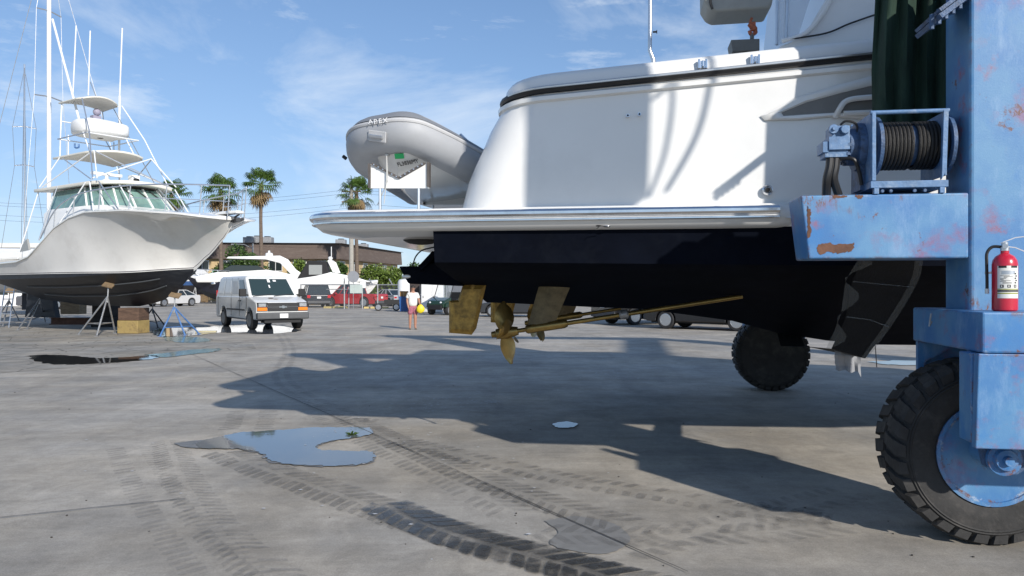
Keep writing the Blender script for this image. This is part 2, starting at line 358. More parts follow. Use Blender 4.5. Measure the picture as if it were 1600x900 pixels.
puddle('damp_patch',[(850,815),(900,808),(960,820),(985,845),(950,866),(895,862),(858,850),(872,832)],M('faint_stain',(.215,.208,.195),.6,var=.12,vs=9),17,.005,z=.0058)
# tyre prints
def track_mat(name,col,dens,rough=.7):
    m=M(name,col,rough,var=.25,vs=20); N,L=nt(m); b=N['Principled BSDF']
    n=N.new('ShaderNodeTexNoise'); n.inputs['Scale'].default_value=2.6; n.inputs['Detail'].default_value=12; n.inputs['Roughness'].default_value=.8
    tc=N.new('ShaderNodeTexCoord'); L.new(tc.outputs['Object'],n.inputs['Vector'])
    r=N.new('ShaderNodeMapRange'); r.inputs['From Min'].default_value=.36; r.inputs['From Max'].default_value=.62; r.inputs['To Min'].default_value=dens*.08; r.inputs['To Max'].default_value=dens; L.new(n.outputs['Fac'],r.inputs['Value']); L.new(r.outputs['Result'],b.inputs['Alpha'])
    return m
tk=track_mat('dusty_tyre_print',(.17,.158,.14),.42); tkf=track_mat('faint_tyre_print',(.17,.162,.15),.3); tkg=track_mat('very_faint_tyre_print',(.2,.19,.175),.22); tkw=track_mat('wet_tyre_print',(.05,.047,.044),.95,.3)
smr=track_mat('dusty_tyre_smear',(.22,.205,.18),.16); smw=track_mat('wet_tyre_smear',(.07,.066,.06),.6,.35)
def track(pix,width,mat,step=.11,kind=0,seed=0,z=.0065,skip=.06,fat=None):
    path=catmull([G(*p) for p in pix],40); rnd=random.Random(seed)
    sm=MB(); g_=[]
    for i,p in enumerate(path):
        d=(path[min(i+1,len(path)-1)]-path[max(i-1,0)]); d=d.normalized(); n_=Vector((-d.y,d.x,0))*width*.46
        g_.append([(p.x+n_.x*q,p.y+n_.y*q,z-.0012) for q in (1,.5,0,-.5,-1)])
    sm.grid(g_)
    if mat in (tk,tkw): props(sm.build('tyre_smear',smw if mat is tkw else smr),kind='structure')
    mb=MB(); acc=0; last=path[0]; L_=0; nxt=0
    for a,b in zip(path,path[1:]):
        d=(b-a); l=d.length
        if l<1e-6: continue
        d/=l; nrm=Vector((-d.y,d.x,0))
        while nxt<L_+l:
            c=a+d*(nxt-L_); nxt+=step
            for sgn in (-1,1):
                if rnd.random()<skip: continue
                w0=width*rnd.uniform(.0,.04)+ (0.02 if kind==0 else .12*width); w1=width*.5*rnd.uniform(.9,1.05)
                sk=.05 if kind==0 else .015; t=step*(.3 if fat is None else fat)
                o=d*(step*.5 if sgn>0 else 0)
                p=[c+o+nrm*sgn*w0-d*(t+sk),c+o+nrm*sgn*(w0+w1)*.5-d*(t*1.1),c+o+nrm*sgn*w1-d*(t*.7)+d*sk,c+o+nrm*sgn*w1+d*(t*.9+sk),c+o+nrm*sgn*(w0+w1)*.5+d*(t*.9),c+o+nrm*sgn*w0+d*(t*.8-sk)]
                p=[q+Vector((rnd.uniform(-.006,.006),rnd.uniform(-.006,.006),0)) for q in p]
                mb.add([(q.x,q.y,z) for q in p],[(0,1,2,3,4,5)])
        L_+=l
    return props(mb.build('tyre_tracks',mat),kind='structure')
track([(350,708),(420,736),(520,770),(640,812),(760,850),(900,888),(1000,915)],.46,tk,.12,0,1,fat=.38)
track([(600,790),(660,818),(740,846),(840,872),(960,905)],.42,tkw,.125,0,2,z=.0105,skip=.1,fat=.4)
track([(395,642),(392,655),(385,672)],.6,tkf,.12,1,3)
track([(545,655),(640,700),(760,752),(870,790),(960,815)],.42,tk,.12,0,4)
track([(505,648),(600,700),(700,748),(800,800)],.4,tkf,.12,0,5,z=.0075)
track([(630,690),(760,722),(900,752),(1040,775),(1180,800),(1300,815)],.4,tk,.13,1,6,z=.0085)
track([(205,700),(240,760),(300,840),(380,930)],.45,tkg,.1,1,7)
track([(262,690),(290,760),(350,840),(430,905)],.34,tkf,.1,0,8,z=.0075)
track([(850,835),(1000,838),(1150,835),(1300,822)],.42,tkf,.13,0,9,z=.0085)
track([(420,500),(450,540),(440,590),(520,640),(600,655)],.35,tkf,.14,1,10)
track([(980,860),(1100,830),(1250,790),(1330,770)],.4,tkf,.13,1,11,z=.0095)
def strip(name,pix,w,mat,z=.014,world=None):
    pts=[G(*p) for p in pix]; mb=MB(); rows=[]
    for i,p in enumerate(pts):
        d=(pts[min(i+1,len(pts)-1)]-pts[max(i-1,0)]).normalized(); n=Vector((-d.y,d.x,0))*w/2
        rows.append([(p.x+n.x,p.y+n.y,z),(p.x-n.x,p.y-n.y,z)])
    mb.grid(rows); return props(mb.build(name,mat),kind='structure')
jm=M('tar_filled_joint',(.055,.052,.05),.8,var=.3,vs=6)
a,b=G(302,555),G(1075,896); q=[a+(b-a)*t for t in [i/30 for i in range(31)]]
mb=MB(); rnd=random.Random(4); mb.grid([[(p.x+rnd.uniform(-.006,.006)+.003,p.y+.002,.0125),(p.x+rnd.uniform(-.004,.004)-.004,p.y-.003,.0125)] for p in q]); props(mb.build('concrete_joint',jm),kind='structure')
strip('concrete_joint',[(0,700+111-500+500-0),(140,796),(290,781)],.012,jm,.0128)
strip('concrete_joint',[(850,512),(1010,520),(1150,532)],.02,jm,.0128)
# specks, flakes of paint and grit
fl=M('pale_paint_flecks',(.55,.56,.58),.8); mb=MB(); rnd=random.Random(12)
for cx,cy,sx,sy,n in ((690,630,60,14,90),(770,629,18,3,60),(590,580,60,10,40),(960,586,60,8,60),(1250,610,50,8,40),(600,700,500,130,60),(640,640,200,60,60)):
    for i in range(n):
        p=G(cx+rnd.gauss(0,sx*.5),cy+rnd.gauss(0,sy*.5) if cy+0>470 else cy); r=rnd.uniform(.004,.014); a=rnd.random()*6
        mb.add([(p.x+r*math.cos(a+k*1.57)*(1.6 if k%2 else 1),p.y+r*math.sin(a+k*1.57),.014) for k in range(4)],[(0,1,2,3)])
props(mb.build('paint_flecks',fl),kind='stuff',label=None); bpy.data.objects['paint_flecks']['label']='pale paint flecks scattered over the concrete yard'; bpy.data.objects['paint_flecks']['category']='debris'
gr=M('dark_grit',(.04,.035,.03),.9); mb=MB()
for i in range(90):
    p=G(rnd.uniform(-50,1650),450+110*10**rnd.uniform(0,.6)); r=rnd.uniform(.003,.008)
    mb.obox((p.x,p.y,r*.4),(r*2,r*1.3,r*.9),Matrix.Rotation(rnd.random()*3,3,'Z'))
o=props(mb.build('loose_grit',gr),'dark grit and leaf bits lying about on the concrete','debris',kind='stuff')
# weed in the puddle
wd=thing('weed','small green weed sprouting at the far edge of the blue puddle','weed',G(550,681)); mb=MB()
for i in range(26):
    a=rnd.random()*6.28; l=rnd.uniform(.04,.09); h=rnd.uniform(.01,.05); c=Vector((math.cos(a),math.sin(a),0)); n=Vector((-c.y,c.x,0))*.007
    mb.add([n*.5,c*l*.5+n+Vector((0,0,h)),c*l+Vector((0,0,h*.6+.012)),c*l*.5-n+Vector((0,0,h)),-n*.5],[(0,1,2,3,4)])
mb.build('leaves',M('weed_green',(.06,.11,.02),.6),wd)
# ================================================================ THE LARGE YACHT
TH=R(8.5); c8,s8=math.cos(TH),math.sin(TH)
def LP(O,px,py,yl):
    k=(px-800)/F; x=(k*(O[1]+c8*yl)-O[0]-s8*yl)/(c8+k*s8); Y=O[1]-s8*x+c8*yl
    return Vector((x,yl,CAMH+(450-py)/F*Y))
YO=(0,9.0)
def Y_(px,py,yl=-2.6): return LP(YO,px,py,yl)
yacht=thing('motor_yacht','huge white motor yacht with navy bottom hanging in the slings of the blue lift','yacht',(YO[0],YO[1],0),-TH)
def hb(x): return 2.6 if x<5 else 2.6*max(0,1-((x-5)/7.8)**2.1)
def zsh(x): return 3.2+.066*max(x-.2,-.3)+ (.012*(x-5)**2 if x>5 else 0)
def xs(t): return interp([(0,-.135),(.3,-.06),(.65,.09),(1,.27)],t)
rows=[]; ts=[-.09,-.045,0,.06,.15,.3,.45,.6,.75,.88,1.0]
XS=[12.8,12.6,12.2,11.6,10.8,9.8,8.6,7.4,6.2,5,4,3.2,2.4,1.8,1.3]
def planrow(t,out=0,zoff=None,inset=0):
    tt=max(t,0); near=[]
    for x in XS:
        fl=1-(1-tt)*.45*max(0,(x-6)/6.8); xr=x-(1-tt)*1.6*max(0,(x-9)/3.8)
        y=hb(x)*fl*(.985+.015*tt)+out-inset if x<12.75 else 0
        near.append((xr,max(y,0)))
    x0=xs(tt)-out*1.0+inset; rr=.42; hy=2.6*(.985+.015*tt)+out-inset
    for k in range(8):
        a=math.pi/2*k/7; near.append((x0+rr-rr*math.sin(a),hy-rr+rr*math.cos(a)))
    for yy in (1.6,1.0,.4): near.append((x0-.04*(1-(yy/2.2)**2),yy))
    pts=[(x,-y) for x,y in near]+[(x,y) for x,y in near[::-1]]
    res=[]
    for x,y in pts:
        z=2.25+t*(zsh(x)-2.25) if zoff is None else zsh(x)+zoff
        res.append((x,y,z))
    return res
for t in ts:
    out=.07 if t<-.06 else (.02 if t<0 else 0)
    rows.append(planrow(t,out))
mb=MB(); mb.grid(rows); mb.build('topsides',gel,yacht,smooth=True,angle=50)
# coaming above the rub rail
rows=[planrow(1,.0,.0),planrow(1,.0,.03),planrow(1,-.01,.1),planrow(1,-.04,.145),planrow(1,-.09,.16),planrow(1,-.55,.175),planrow(1,-.56,-.45)]
mb=MB(); mb.grid(rows); mb.build('gunwale_coaming',gel,yacht,smooth=True,angle=45)
mb=MB(); r=planrow(1,-.5,-.4); mb.add(r,[tuple(range(len(r)))]); mb.build('cockpit_deck',cream,yacht)
# rub rail swept around the stern
path=[Vector(p) for p in planrow(1,.015,.0)]
mb=MB(); mb.tube(path,.032,8); mb.build('rub_rail',rubber,yacht,smooth=True)
mb=MB(); mb.tube([p+Vector((0,-.028 if p.y<0 else .028,.012)) for p in path],.012,6); mb.build('rail_insert',aluraw,yacht,smooth=True)
mb=MB(); mb.tube([Vector(p) for p in planrow(.93,.006)],.03,6); mb.build('rail_moulding',gel,yacht,smooth=True)
# underbody
def zk(x): return interp([(-.3,1.43),(1.5,1.36),(2.4,1.25),(3.1,1.08),(3.8,.98),(8,.98),(10,1.2),(11,1.6),(12,2.1)],x)
def zc(x): return interp([(-.3,1.79),(4,1.74),(8,1.85),(11,2.2),(12.2,2.5)],x)
bx=[-.3,0,.5,1,1.5,2,2.5,3,3.5,4,5,6,7,8,9,10,10.8,11.4,11.8]
rows=[]
for x in bx:
    h=hb(x)*(1-.38*max(0,(x-6)/6.8)); zb=2.09+ .0*x; zk_=zk(x); z_c=min(zc(x),2.05)
    half=[(0,zk_),(.1*h/2.6,zk_+.015),(h*.35,zk_+(z_c-zk_)*.42),(h*.7,zk_+(z_c-zk_)*.74),(h*.93,z_c),(h*.955,z_c+.03),(h*.975,zb),(h*.985,zb+.05),(h*1.0,2.26)]
    rows.append([(x,-y,z) for y,z in half[::-1]]+[(x,y,z) for y,z in half[1:]])
mb=MB(); n=len(rows[0]); b0=0
for i in range(len(rows)-1):
    for k in range(n-1):
        mi=1 if (k<2 or k>=n-3) else 0
        mb.add([rows[i][k],rows[i][k+1],rows[i+1][k+1],rows[i+1][k]],[(0,1,2,3)],mi)
mb.add(rows[0][2:-2],[tuple(range(n-4))],0); mb.add([rows[0][i] for i in (0,1,2,n-3,n-2,n-1)],[(0,1,2,3,4,5)],1)
mb.build('underbody',[navy,gel],yacht,smooth=True,weld=True,angle=28)
# swim platform with the long moulding down each side
def plat(inset,z,xa):
    e=[]; x0=xa+inset
    for k in range(9):
        a=math.pi/2*k/8; rr=.38; e.append((x0+rr-rr*math.sin(a),-(2.62-inset-rr+rr*math.cos(a))))
    fr=Y_(1236,330).x
    a_=[(fr-.0,-(2.60-inset)),(fr-.10,-(2.655-inset)),(2.0,-(2.66-inset)),(.6,-(2.65-inset)),(-.3,-(2.64-inset))]+e
    return [(x,y,z) for x,y in a_]+[(x,-y,z) for x,y in a_[::-1]]
xa=Y_(498,330,-2.3).x-.03
lv=[(.10,2.275),(.03,2.268),(.0,2.245),(-.012,2.22),(-.012,2.165),(.0,2.15),(.03,2.12),(.05,2.10),(.10,2.085)]
mb=MB(); rows=[plat(i,z,xa) for i,z in lv]
rows.append([(x if x>-.3 else x*.82-.0,y*.93,2.05) for x,y,z in plat(.1,2.05,xa)])
mb.grid(rows); mb.add(rows[0],[tuple(range(len(rows[0])))]); mb.add(rows[-1],[tuple(range(len(rows[0])))]); mb.build('swim_platform',gel,yacht,smooth=True,angle=40)
path=[Vector(p) for p in plat(-.012,2.215,xa)][1:-1]
prof=[]; mb=MB()
mb.tube(path,.034,10); mb.build('platform_rail',chrome,yacht,smooth=True)
mb=MB(); mb.tube([p+Vector((0,0,-.055)) for p in path],.012,6); mb.build('platform_rail_bead',chrome,yacht,smooth=True)
# exhaust under the platform, stern pod, stay, hose
mb=MB(); q=Y_(652,370,-2.05)
mb.sphere((q.x,-1.9,q.z-.01),.2,(.9,.8,.28)); mb.build('exhaust_outlet',darkm,yacht,smooth=True)
a=[Y_(622,416,-1.5),Y_(637,443,-1.5),Y_(640,443.5,-1.5),Y_(720,447,-1.5),Y_(725,405,-1.5),Y_(690,405,-1.5),Y_(660,416,-1.5)]
mb=MB(); mb.prism([(p.x,p.z) for p in a],-1.5,1.5); mb.build('stern_pod',navy,yacht,bevel=.02)
q=Y_(635,432,-1.5); mb=MB(); mb.sphere((q.x,-1.5,q.z),.045,(1,.2,.45)); mb.build('pod_light',aluraw,yacht,smooth=True)
p,q=Y_(660,422,-1.4),Y_(684,396,-1.4); mb=MB(); mb.beam(p,q,.3,.05); mb.build('platform_stay',navy,yacht)
pp=[Y_(645,416,-1.6),Y_(649,402,-1.6),Y_(658,392,-1.6),Y_(670,388,-1.6),Y_(680,386,-1.6)]; mb=MB(); mb.tube(catmull(pp,5),.007,6); mb.build('bilge_hose',darkm,yacht,smooth=True)
# running gear on both sides
def rudder(yl):
    a=[Y_(724,447,-1.3),Y_(760,447,-1.3),Y_(744,513,-1.3),Y_(737,523,-1.3),Y_(702,520,-1.3),Y_(702,470,-1.3),Y_(716,469,-1.3)]
    mb=MB(); n=len(a); c=sum(a,Vector())/n
    o=[(p.x,p.z+ (.02 if i<2 else 0)) for i,p in enumerate(a)]
    inn=[(c.x+(x-c.x)*.8,c.z+(z-c.z)*.8) for x,z in o]
    for s in (-1,1):
        rws=[[(x,s*.008,z) for x,z in o],[(x,s*.03,z) for x,z in inn]]
        mb.grid(rws,cu=True); mb.add(rws[1],[tuple(range(n))])
    mb.tube([(a[0].x+.1,0,a[0].z-.05),(a[0].x+.1,0,a[0].z+.12)],.03,10)
    o=mb.build('rudder',brassp,yacht,weld=True,smooth=True,angle=20); o.location=(0,yl,0); return o
rudder(-1.3); o=rudder(1.1)
def gear(yl,rot):
    H=Y_(776,522,-1.3); E=Y_(1160,463,-1.3); H=Vector((H.x,0,H.z)); E=Vector((E.x,0,E.z+.0)); d=(E-H).normalized(); up=Vector((-d.z,0,d.x))
    mb=MB(); mb.tube([H,E],.022,12); sh=mb.build('propeller_shaft',brass2,yacht,smooth=True,loc=(0,yl,0))
    # hub and blades
    mb=MB(); L0=H+d*.02; pr=[(0.012,-.075),(.03,-.07),(.034,-.03),(.05,-.02),(.058,.04),(.062,.1),(.05,.16),(.04,.2)]
    n=20; rws=[]
    sd=Vector((0,1,0))
    for r_,h in pr: rws.append([H+d*(h+.02)+(sd*math.cos(6.2832*k/n)+up*math.sin(6.2832*k/n))*r_ for k in range(n)])
    mb.grid(rws,cu=True); mb.add(rws[0],[tuple(range(n))]); mb.add(rws[-1],[tuple(range(n))])
    hubo=mb.build('propeller_hub',brass2,yacht,smooth=True,angle=40,loc=(0,yl,0)); hubo.name='propeller'
    for b in range(4):
        a=rot+b*math.pi/2; rad=up*math.cos(a)+sd*math.sin(a); tan=up*-math.sin(a)+sd*math.cos(a)
        mb=MB(); R_=.32; rr=[]; 
        for s in (-1,1):
            g=[]
            for i in range(9):
                t=i/8; r_=.045+(R_-.045)*t; wch=.118*math.sin(math.pi*min(1,(.16+.72*t)))**.8*(1 if t<.85 else .8 if i==7 else .32)
                pitch=R(62-34*t)
                row=[]
                for k in range(7):
                    u=(k/6-.5)*2*wch; cup=.02*(1-(k/3-1)**2)
                    row.append(H+d*.09+rad*r_+ (tan*math.cos(pitch)+d*math.sin(pitch))*(u+.03*t) + (d*math.cos(pitch)-tan*math.sin(pitch))*(s*.009*(1-t*.7)*(1-(k/3-1)**2)+cup))
                g.append(row)
            mb.grid(g)
        mb.build('blade',brass2,hubo,smooth=True,weld=True,angle=80)
    # bearing and strut
    mb=MB(); p0=H+d*.3; p1=H+d*.72; mb.tube([p0,p0+d*.02,p1-d*.03,p1],[.034,.045,.045,.032],14); 
    br=mb.build('shaft_bearing',brass2,yacht,smooth=True,loc=(0,yl,0))
    mb=MB(); S0=p0+d*.02+up*.03; S1=p1-d*.06+up*.03
    T0=Y_(845,450,-1.3); T1=Y_(893,450,-1.3); zt=1.69
    for s in (-1,):
        b_=[Vector((S0.x,0,S0.z)),Vector((S1.x-.05,0,S1.z))]; t_=[Vector((T0.x-.0,-.0,zt)),Vector((T1.x+.02,0,zt))]
        def foil(A,B):
            m_=(A+B)/2; return [A,A*.7+B*.3+Vector((0,-.025,0)),A*.35+B*.65+Vector((0,-.028,0)),B,A*.35+B*.65+Vector((0,.028,0)),A*.7+B*.3+Vector((0,.025,0))]
        g=[foil(b_[0].lerp(t_[0],q),b_[1].lerp(t_[1],q)) for q in (0,.5,1)]
        mb.grid(g,cu=True); mb.add(g[0],[tuple(range(6))])
    mb.build('strut',brass,br,smooth=True,angle=30)
    mb=MB(); z_=H+d*1.28; mb.tube([z_-d*.045,z_-d*.03,z_+d*.03,z_+d*.045],[.03,.045,.045,.03],12); mb.build('zinc_anode',galv,sh,smooth=True)
gear(-1.3,R(8)); gear(1.25,R(55))
# hull fittings
for px,py in ((981,182),(999,180)):
    p=Y_(px,py,-2.59); mb=MB(); mb.tube([(p.x,-2.56,p.z),(p.x,-2.63,p.z)],.013,10); mb.tube([(p.x,-2.631,p.z),(p.x,-2.6315,p.z)],.009,8,mi=1); mb.build('drain_pipe',[chrome,darkm],yacht,smooth=True)
p=Y_(1199,297,-2.59); mb=MB(); mb.lathe([(.02,-2.6),(.042,-2.59),(.042,-2.6),(.03,-2.612),(.022,-2.60)],(p.x,0,p.z),'y',16); mb.lathe([(.02,-2.604),(.001,-2.604)],(p.x,0,p.z),'y',12,mi=1); mb.build('through_hull_outlet',[chrome,darkm],yacht,smooth=True)
for i,(px,py) in enumerate(((895,352),(915,352),(935,352),(948,353))):
    p=Y_(px,py,-2.62); mb=MB(); mb.sphere((p.x,-2.60,p.z),.012 if i<2 else .02,(1.6,.9,.5)); mb.build('drain_hole',darkm if i<3 else chrome,yacht,smooth=True)
mb=MB(); p=Y_(938,353,-2.63); mb.tube([p+Vector((.05,-.0,-.005)),p+Vector((0,-.02,0)),p+Vector((-.03,-.015,-.025))],.003,5); mb.build('loose_wire',darkm,yacht)
for px,py in ((1098,100),(1180,93)):
    p=Y_(px,py,-2.62); mb=MB()
    for dx in (-.028,.028): mb.obox((p.x+dx,-2.615,p.z),(.02,.035,.075))
    mb.obox((p.x,-2.60,p.z),(.07,.02,.06)); mb.obox((p.x,-2.625,p.z+.0),(.014,.03,.05),mi=0); mb.build('fender_cleat',chrome,yacht,bevel=.004)
# flagpole / rod on the gunwale
p=Y_(1018,97,-2.35); q=Y_(1016,-60,-2.35); mb=MB(); mb.tube([p+Vector((.02,0,-.05)),p+Vector((.015,0,.02)),p+Vector((-.015,0,.1)),p+Vector((-.012,0,.3)),q],[.019,.019,.017,.017,.015],12)
e=Y_(1020,50,-2.35); mb.tube([e,e+Vector((.035,0,0))],.008,8,mi=1); mb.tube([e+Vector((.03,0,0)),e+Vector((.036,0,0))],.016,8,mi=1); mb.build('gunwale_pole',[aluraw,darkm],yacht,smooth=True)
# side vent recess
a=[(1188,181),(1250,150),(1310,132),(1400,108),(1400,190),(1300,182),(1250,187),(1195,188)]
A=[Y_(*p,-2.605) for p in a]; inn=[(1221,176),(1260,160),(1315,145),(1400,125),(1400,176),(1300,176),(1250,179),(1224,181)]; I=[Y_(*p,-2.605) for p in inn]
mb=MB(); n=len(A)
def at(p,y): return (p.x,y,p.z)
mb.grid([[at(p,-2.598) for p in A],[at(p.lerp(i,.25),-2.618) for p,i in zip(A,I)],[at(p.lerp(i,.8),-2.618) for p,i in zip(A,I)],[at(i,-2.602) for i in I]],cu=True); mb.build('vent_surround',gel,yacht,smooth=True,angle=50)
mb=MB(); mb.add([at(i,-2.6035) for i in I],[tuple(range(n))]); mb.build('vent_recess',M('recess_shade_grey',(.2,.19,.175),.6,var=.1),yacht)  # flat plate, its grey stands in for shade inside the vent
p0,p1=Y_(1312,184,-2.63),Y_(1400,160,-2.63); mb=MB(); mb.tube(catmull([Y_(1305,183,-2.6),Y_(1312,170,-2.64),Y_(1322,158,-2.64),Y_(1345,153,-2.64),Y_(1400,150,-2.64)],6),.022,8); mb.tube([Y_(1318,177,-2.64),Y_(1400,174,-2.64)],.02,8); mb.build('vent_handhold',gel,yacht,smooth=True)
# cabin side, windscreen, davit
def yz(px,py,y): p=Y_(px,py,y); return (p.x,p.z)
a=[(1216,90),(1218,70),(1232,66),(1262,48),(1278,20),(1290,0),(1310,-40),(1345,-120),(1500,-220),(1900,-260),(2300,-160),(2500,60),(2500,120)]
o=[yz(px,py,-2.1) for px,py in a]; o2=[(x,min(z,5.6)) for x,z in o]
for y0_,y1_ in ((-2.1,-1.98),(1.98,2.1)): mb=MB(); mb.prism(o2,y0_,y1_); mb.build('cabin_side',gel,yacht,bevel=.03,seg=3)
mb=MB(); o3=[(max(x,2.95+.15*(z-3.5)),z) for x,z in o2]; mb.prism([(3.0,3.3),(3.25,5.55),(8.2,5.55),(9.6,4.4),(9.8,3.4)],-1.979,1.979); cab=mb.build('cabin',gel,yacht,bevel=.04,seg=3)
for yy in (-2.104,2.104): mb=MB(); mb.prism([(4.2,4.35),(4.5,5.2),(7.6,5.2),(8.6,4.4)],yy-.006,yy+.006); mb.build('cabin_window',dkglass,yacht)
mb=MB(); mb.tube(catmull([Y_(*p,-2.13) for p in ((1222,64),(1258,52),(1284,22),(1302,-10),(1330,-60))],6),.02,8); mb.build('cabin_moulding',gel,yacht,smooth=True)
mb=MB(); mb.tube(catmull([Y_(*p,-2.14) for p in ((1228,62),(1290,52),(1330,36),(1400,12))],6),.008,6); mb.build('canvas_track',rubber,yacht,smooth=True)
mb=MB(); p=[Y_(1213,72,-2.0),Y_(1246,60,-2.0),Y_(1275,-30,-2.0),Y_(1232,-60,-2.0),Y_(1212,-60,-2.0)]; mb.prism([(q.x,q.z) for q in p],-2.0,-1.99); mb.build('windscreen',clearg,yacht)
for a,b in (((1213,70),(1216,-60)),((1228,66),(1232,-60))):
    mb=MB(); mb.tube([Y_(*a,-2.02),Y_(*b,-2.02)],.014,8); mb.build('windscreen_post',aluraw,yacht,smooth=True)
padm=M('beige_grey_vinyl',(.36,.35,.31),.55,var=.1,vs=6,dirt=(.24,.22,.18),dscale=6,damt=.5)
o=[yz(*p,-1.6) for p in ((1100,0),(1108,13),(1118,18),(1180,14),(1205,12),(1210,-10),(1214,-80),(1098,-80))]
mb=MB(); mb.prism(o,-1.6,-1.2); dv=mb.build('davit_head',padm,yacht,bevel=.025,seg=3)
mb=MB(); mb.tube([Y_(1113,14,-1.62),Y_(1110,4,-1.62),Y_(1110,-80,-1.62)],.012,6); mb.build('davit_edge_seam',darkm,dv)
orm=M('rusty_orange_paint',(.42,.12,.06),.6,var=.3,vs=30)
mb=MB(); pp=[Y_(1175,28,-1.5),Y_(1172,36,-1.5),Y_(1176,42,-1.5),Y_(1181,50,-1.5),Y_(1174,54,-1.5),Y_(1171,48,-1.5)]
mb.tube(catmull(pp,4),[.012]*5+[.03]*6+[.018]*10,8); mb.obox(Y_(1176,40,-1.5),(.05,.04,.06)); mb.build('davit_hook',orm,yacht,smooth=True)
mb=MB(); o=[yz(*p,-1.6) for p in ((1142,62),(1145,80),(1187,79),(1187,60))]; mb.prism(o,-1.6,-1.35); mb.tube([Y_(1175,62,-1.5),Y_(1175,52,-1.5)],.02,8); mb.prism([yz(*p,-1.62) for p in ((1156,120),(1156,78),(1176,78),(1176,120))],-1.56,-1.42,mi=0); mb.build('davit_base',M('grey_cast_block',(.17,.165,.15),.6,var=.2),yacht,bevel=.01)
# cradle chocks for the dinghy
def chock(yl,px0,px1):
    mb=MB(); A=[Y_(*p,yl if yl<-1 else -1.7) for p in ((px0,256),(px0,294),(px1,294),(px1,256),(px1-6,256),(px0+47,279),(px0+5,257))]
    A=[(p.x,p.z) for p in A]; mb.prism(A,yl,yl+.03,mi=0)
    edge=[(A[-1][0],A[-1][1]),(A[-2][0],A[-2][1]),(A[-3][0],A[-3][1])]
    for (x0,z0),(x1,z1) in zip(edge,edge[1:]): mb.beam((x0,yl+.015,z0+.005),(x1,yl+.015,z1+.005),.07,.02,mi=1)
    for x in (A[0][0]+.004,A[3][0]-.004): mb.beam((x,yl+.015,A[0][1]),(x,yl+.015,A[1][1]),.07,.022,mi=1)
    for x in (A[0][0]+.1,A[3][0]-.1): mb.tube([(x,yl+.015,2.27),(x,yl+.015,A[1][1]+.02)],.014,8,mi=2)
    rnd=random.Random(3)
    for (x0,z0),(x1,z1) in zip(edge,edge[1:]):
        for i in range(6):
            t=(i+.5)/6; mb.obox((x0+(x1-x0)*t,yl-.024,z0+(z1-z0)*t+.005),(.012,.012,.012),mi=2)
    return mb.build('dinghy_chock',[gel,M('dark_chock_padding',(.09,.08,.075),.8,var=.3),aluraw],yacht)
chock(-1.97,577,670)
c2=chock(-.2,600,690)
# ================================================================ DINGHY
dq=Y_(622,250,-1.0); dg=thing('inflatable_dinghy','grey inflatable dinghy with white hull sitting in chocks on the swim platform','dinghy',(0,0,0),0)
tubem=M('grey_hypalon',(.36,.37,.385),.55,var=.08,vs=2,dirt=(.36,.36,.36),dscale=3,damt=.5,bump=.08,bs=8); tubel=M('pale_grey_strake',(.5,.5,.5),.5,var=.05)
# yacht-local frame, converted to world
Ym=Matrix.Translation((YO[0],YO[1],0))@Matrix.Rotation(-TH,4,'Z')
dg.matrix_world=Ym; dg.location=(YO[0],YO[1],0); dg.rotation_euler=(0,0,-TH)
# centre line runs along local y, bow towards -y
cx=-.70; half=.58; zc0=2.865; DY=.22
cpx=[(650,300,1.3),(640,292,.5),(612,272,-.5),(578,248,-1.35),(571,228,-1.7),(580,216,-1.86),(604,211,-1.95),(632,207,-2.0),(655,213,-1.95),(694,233,-1.75),(735,256,-1.35),(765,272,-.6),(790,285,.4),(800,292,1.3)]
ctrl=[Y_(*q) for q in cpx]
pth=catmull(ctrl,5); n=len(pth); rr=[.186]*n; rr[0]=.08; rr[1]=.15; rr[2]=.19; rr[-1]=.08; rr[-2]=.15; rr[-3]=.19
mb=MB(); mb.tube(pth,rr,24); tubeo=mb.build('inflated_tube',tubem,dg,smooth=True)
cen=Vector((cx,-.4,zc0)); 
def offs(o,zz): 
    r=[]
    for i,p in enumerate(pth[3:-3]):
        i+=3; t=(pth[i+1]-pth[i-1]).normalized(); nn=Vector((-t.y,t.x,0)); 
        if nn.dot(p-cen)<0: nn=-nn
        nn.normalize(); r.append(p+nn*o+Vector((0,0,zz)))
    return r
mb=MB(); mb.tube(offs(.166,.08),.022,8); mb.build('rubbing_strake',tubel,dg,smooth=True)
mb=MB(); a_,b_=offs(.06,.183),offs(.155,.115); m_=offs(.118,.153); mb.grid([a_,m_,b_]); mb.build('upper_band',M('dark_grey_band',(.2,.21,.225),.5),dg,smooth=True)
for i in (9,15,n-16,n-10):
    t_=(pth[i+1]-pth[i-1]).normalized(); mb=MB(); mb.tube([pth[i]-t_*.022,pth[i]-t_*.02,pth[i]+t_*.02,pth[i]+t_*.022],[.185,.189,.189,.185],24); mb.build('glued_seam',tubem,dg,smooth=True)
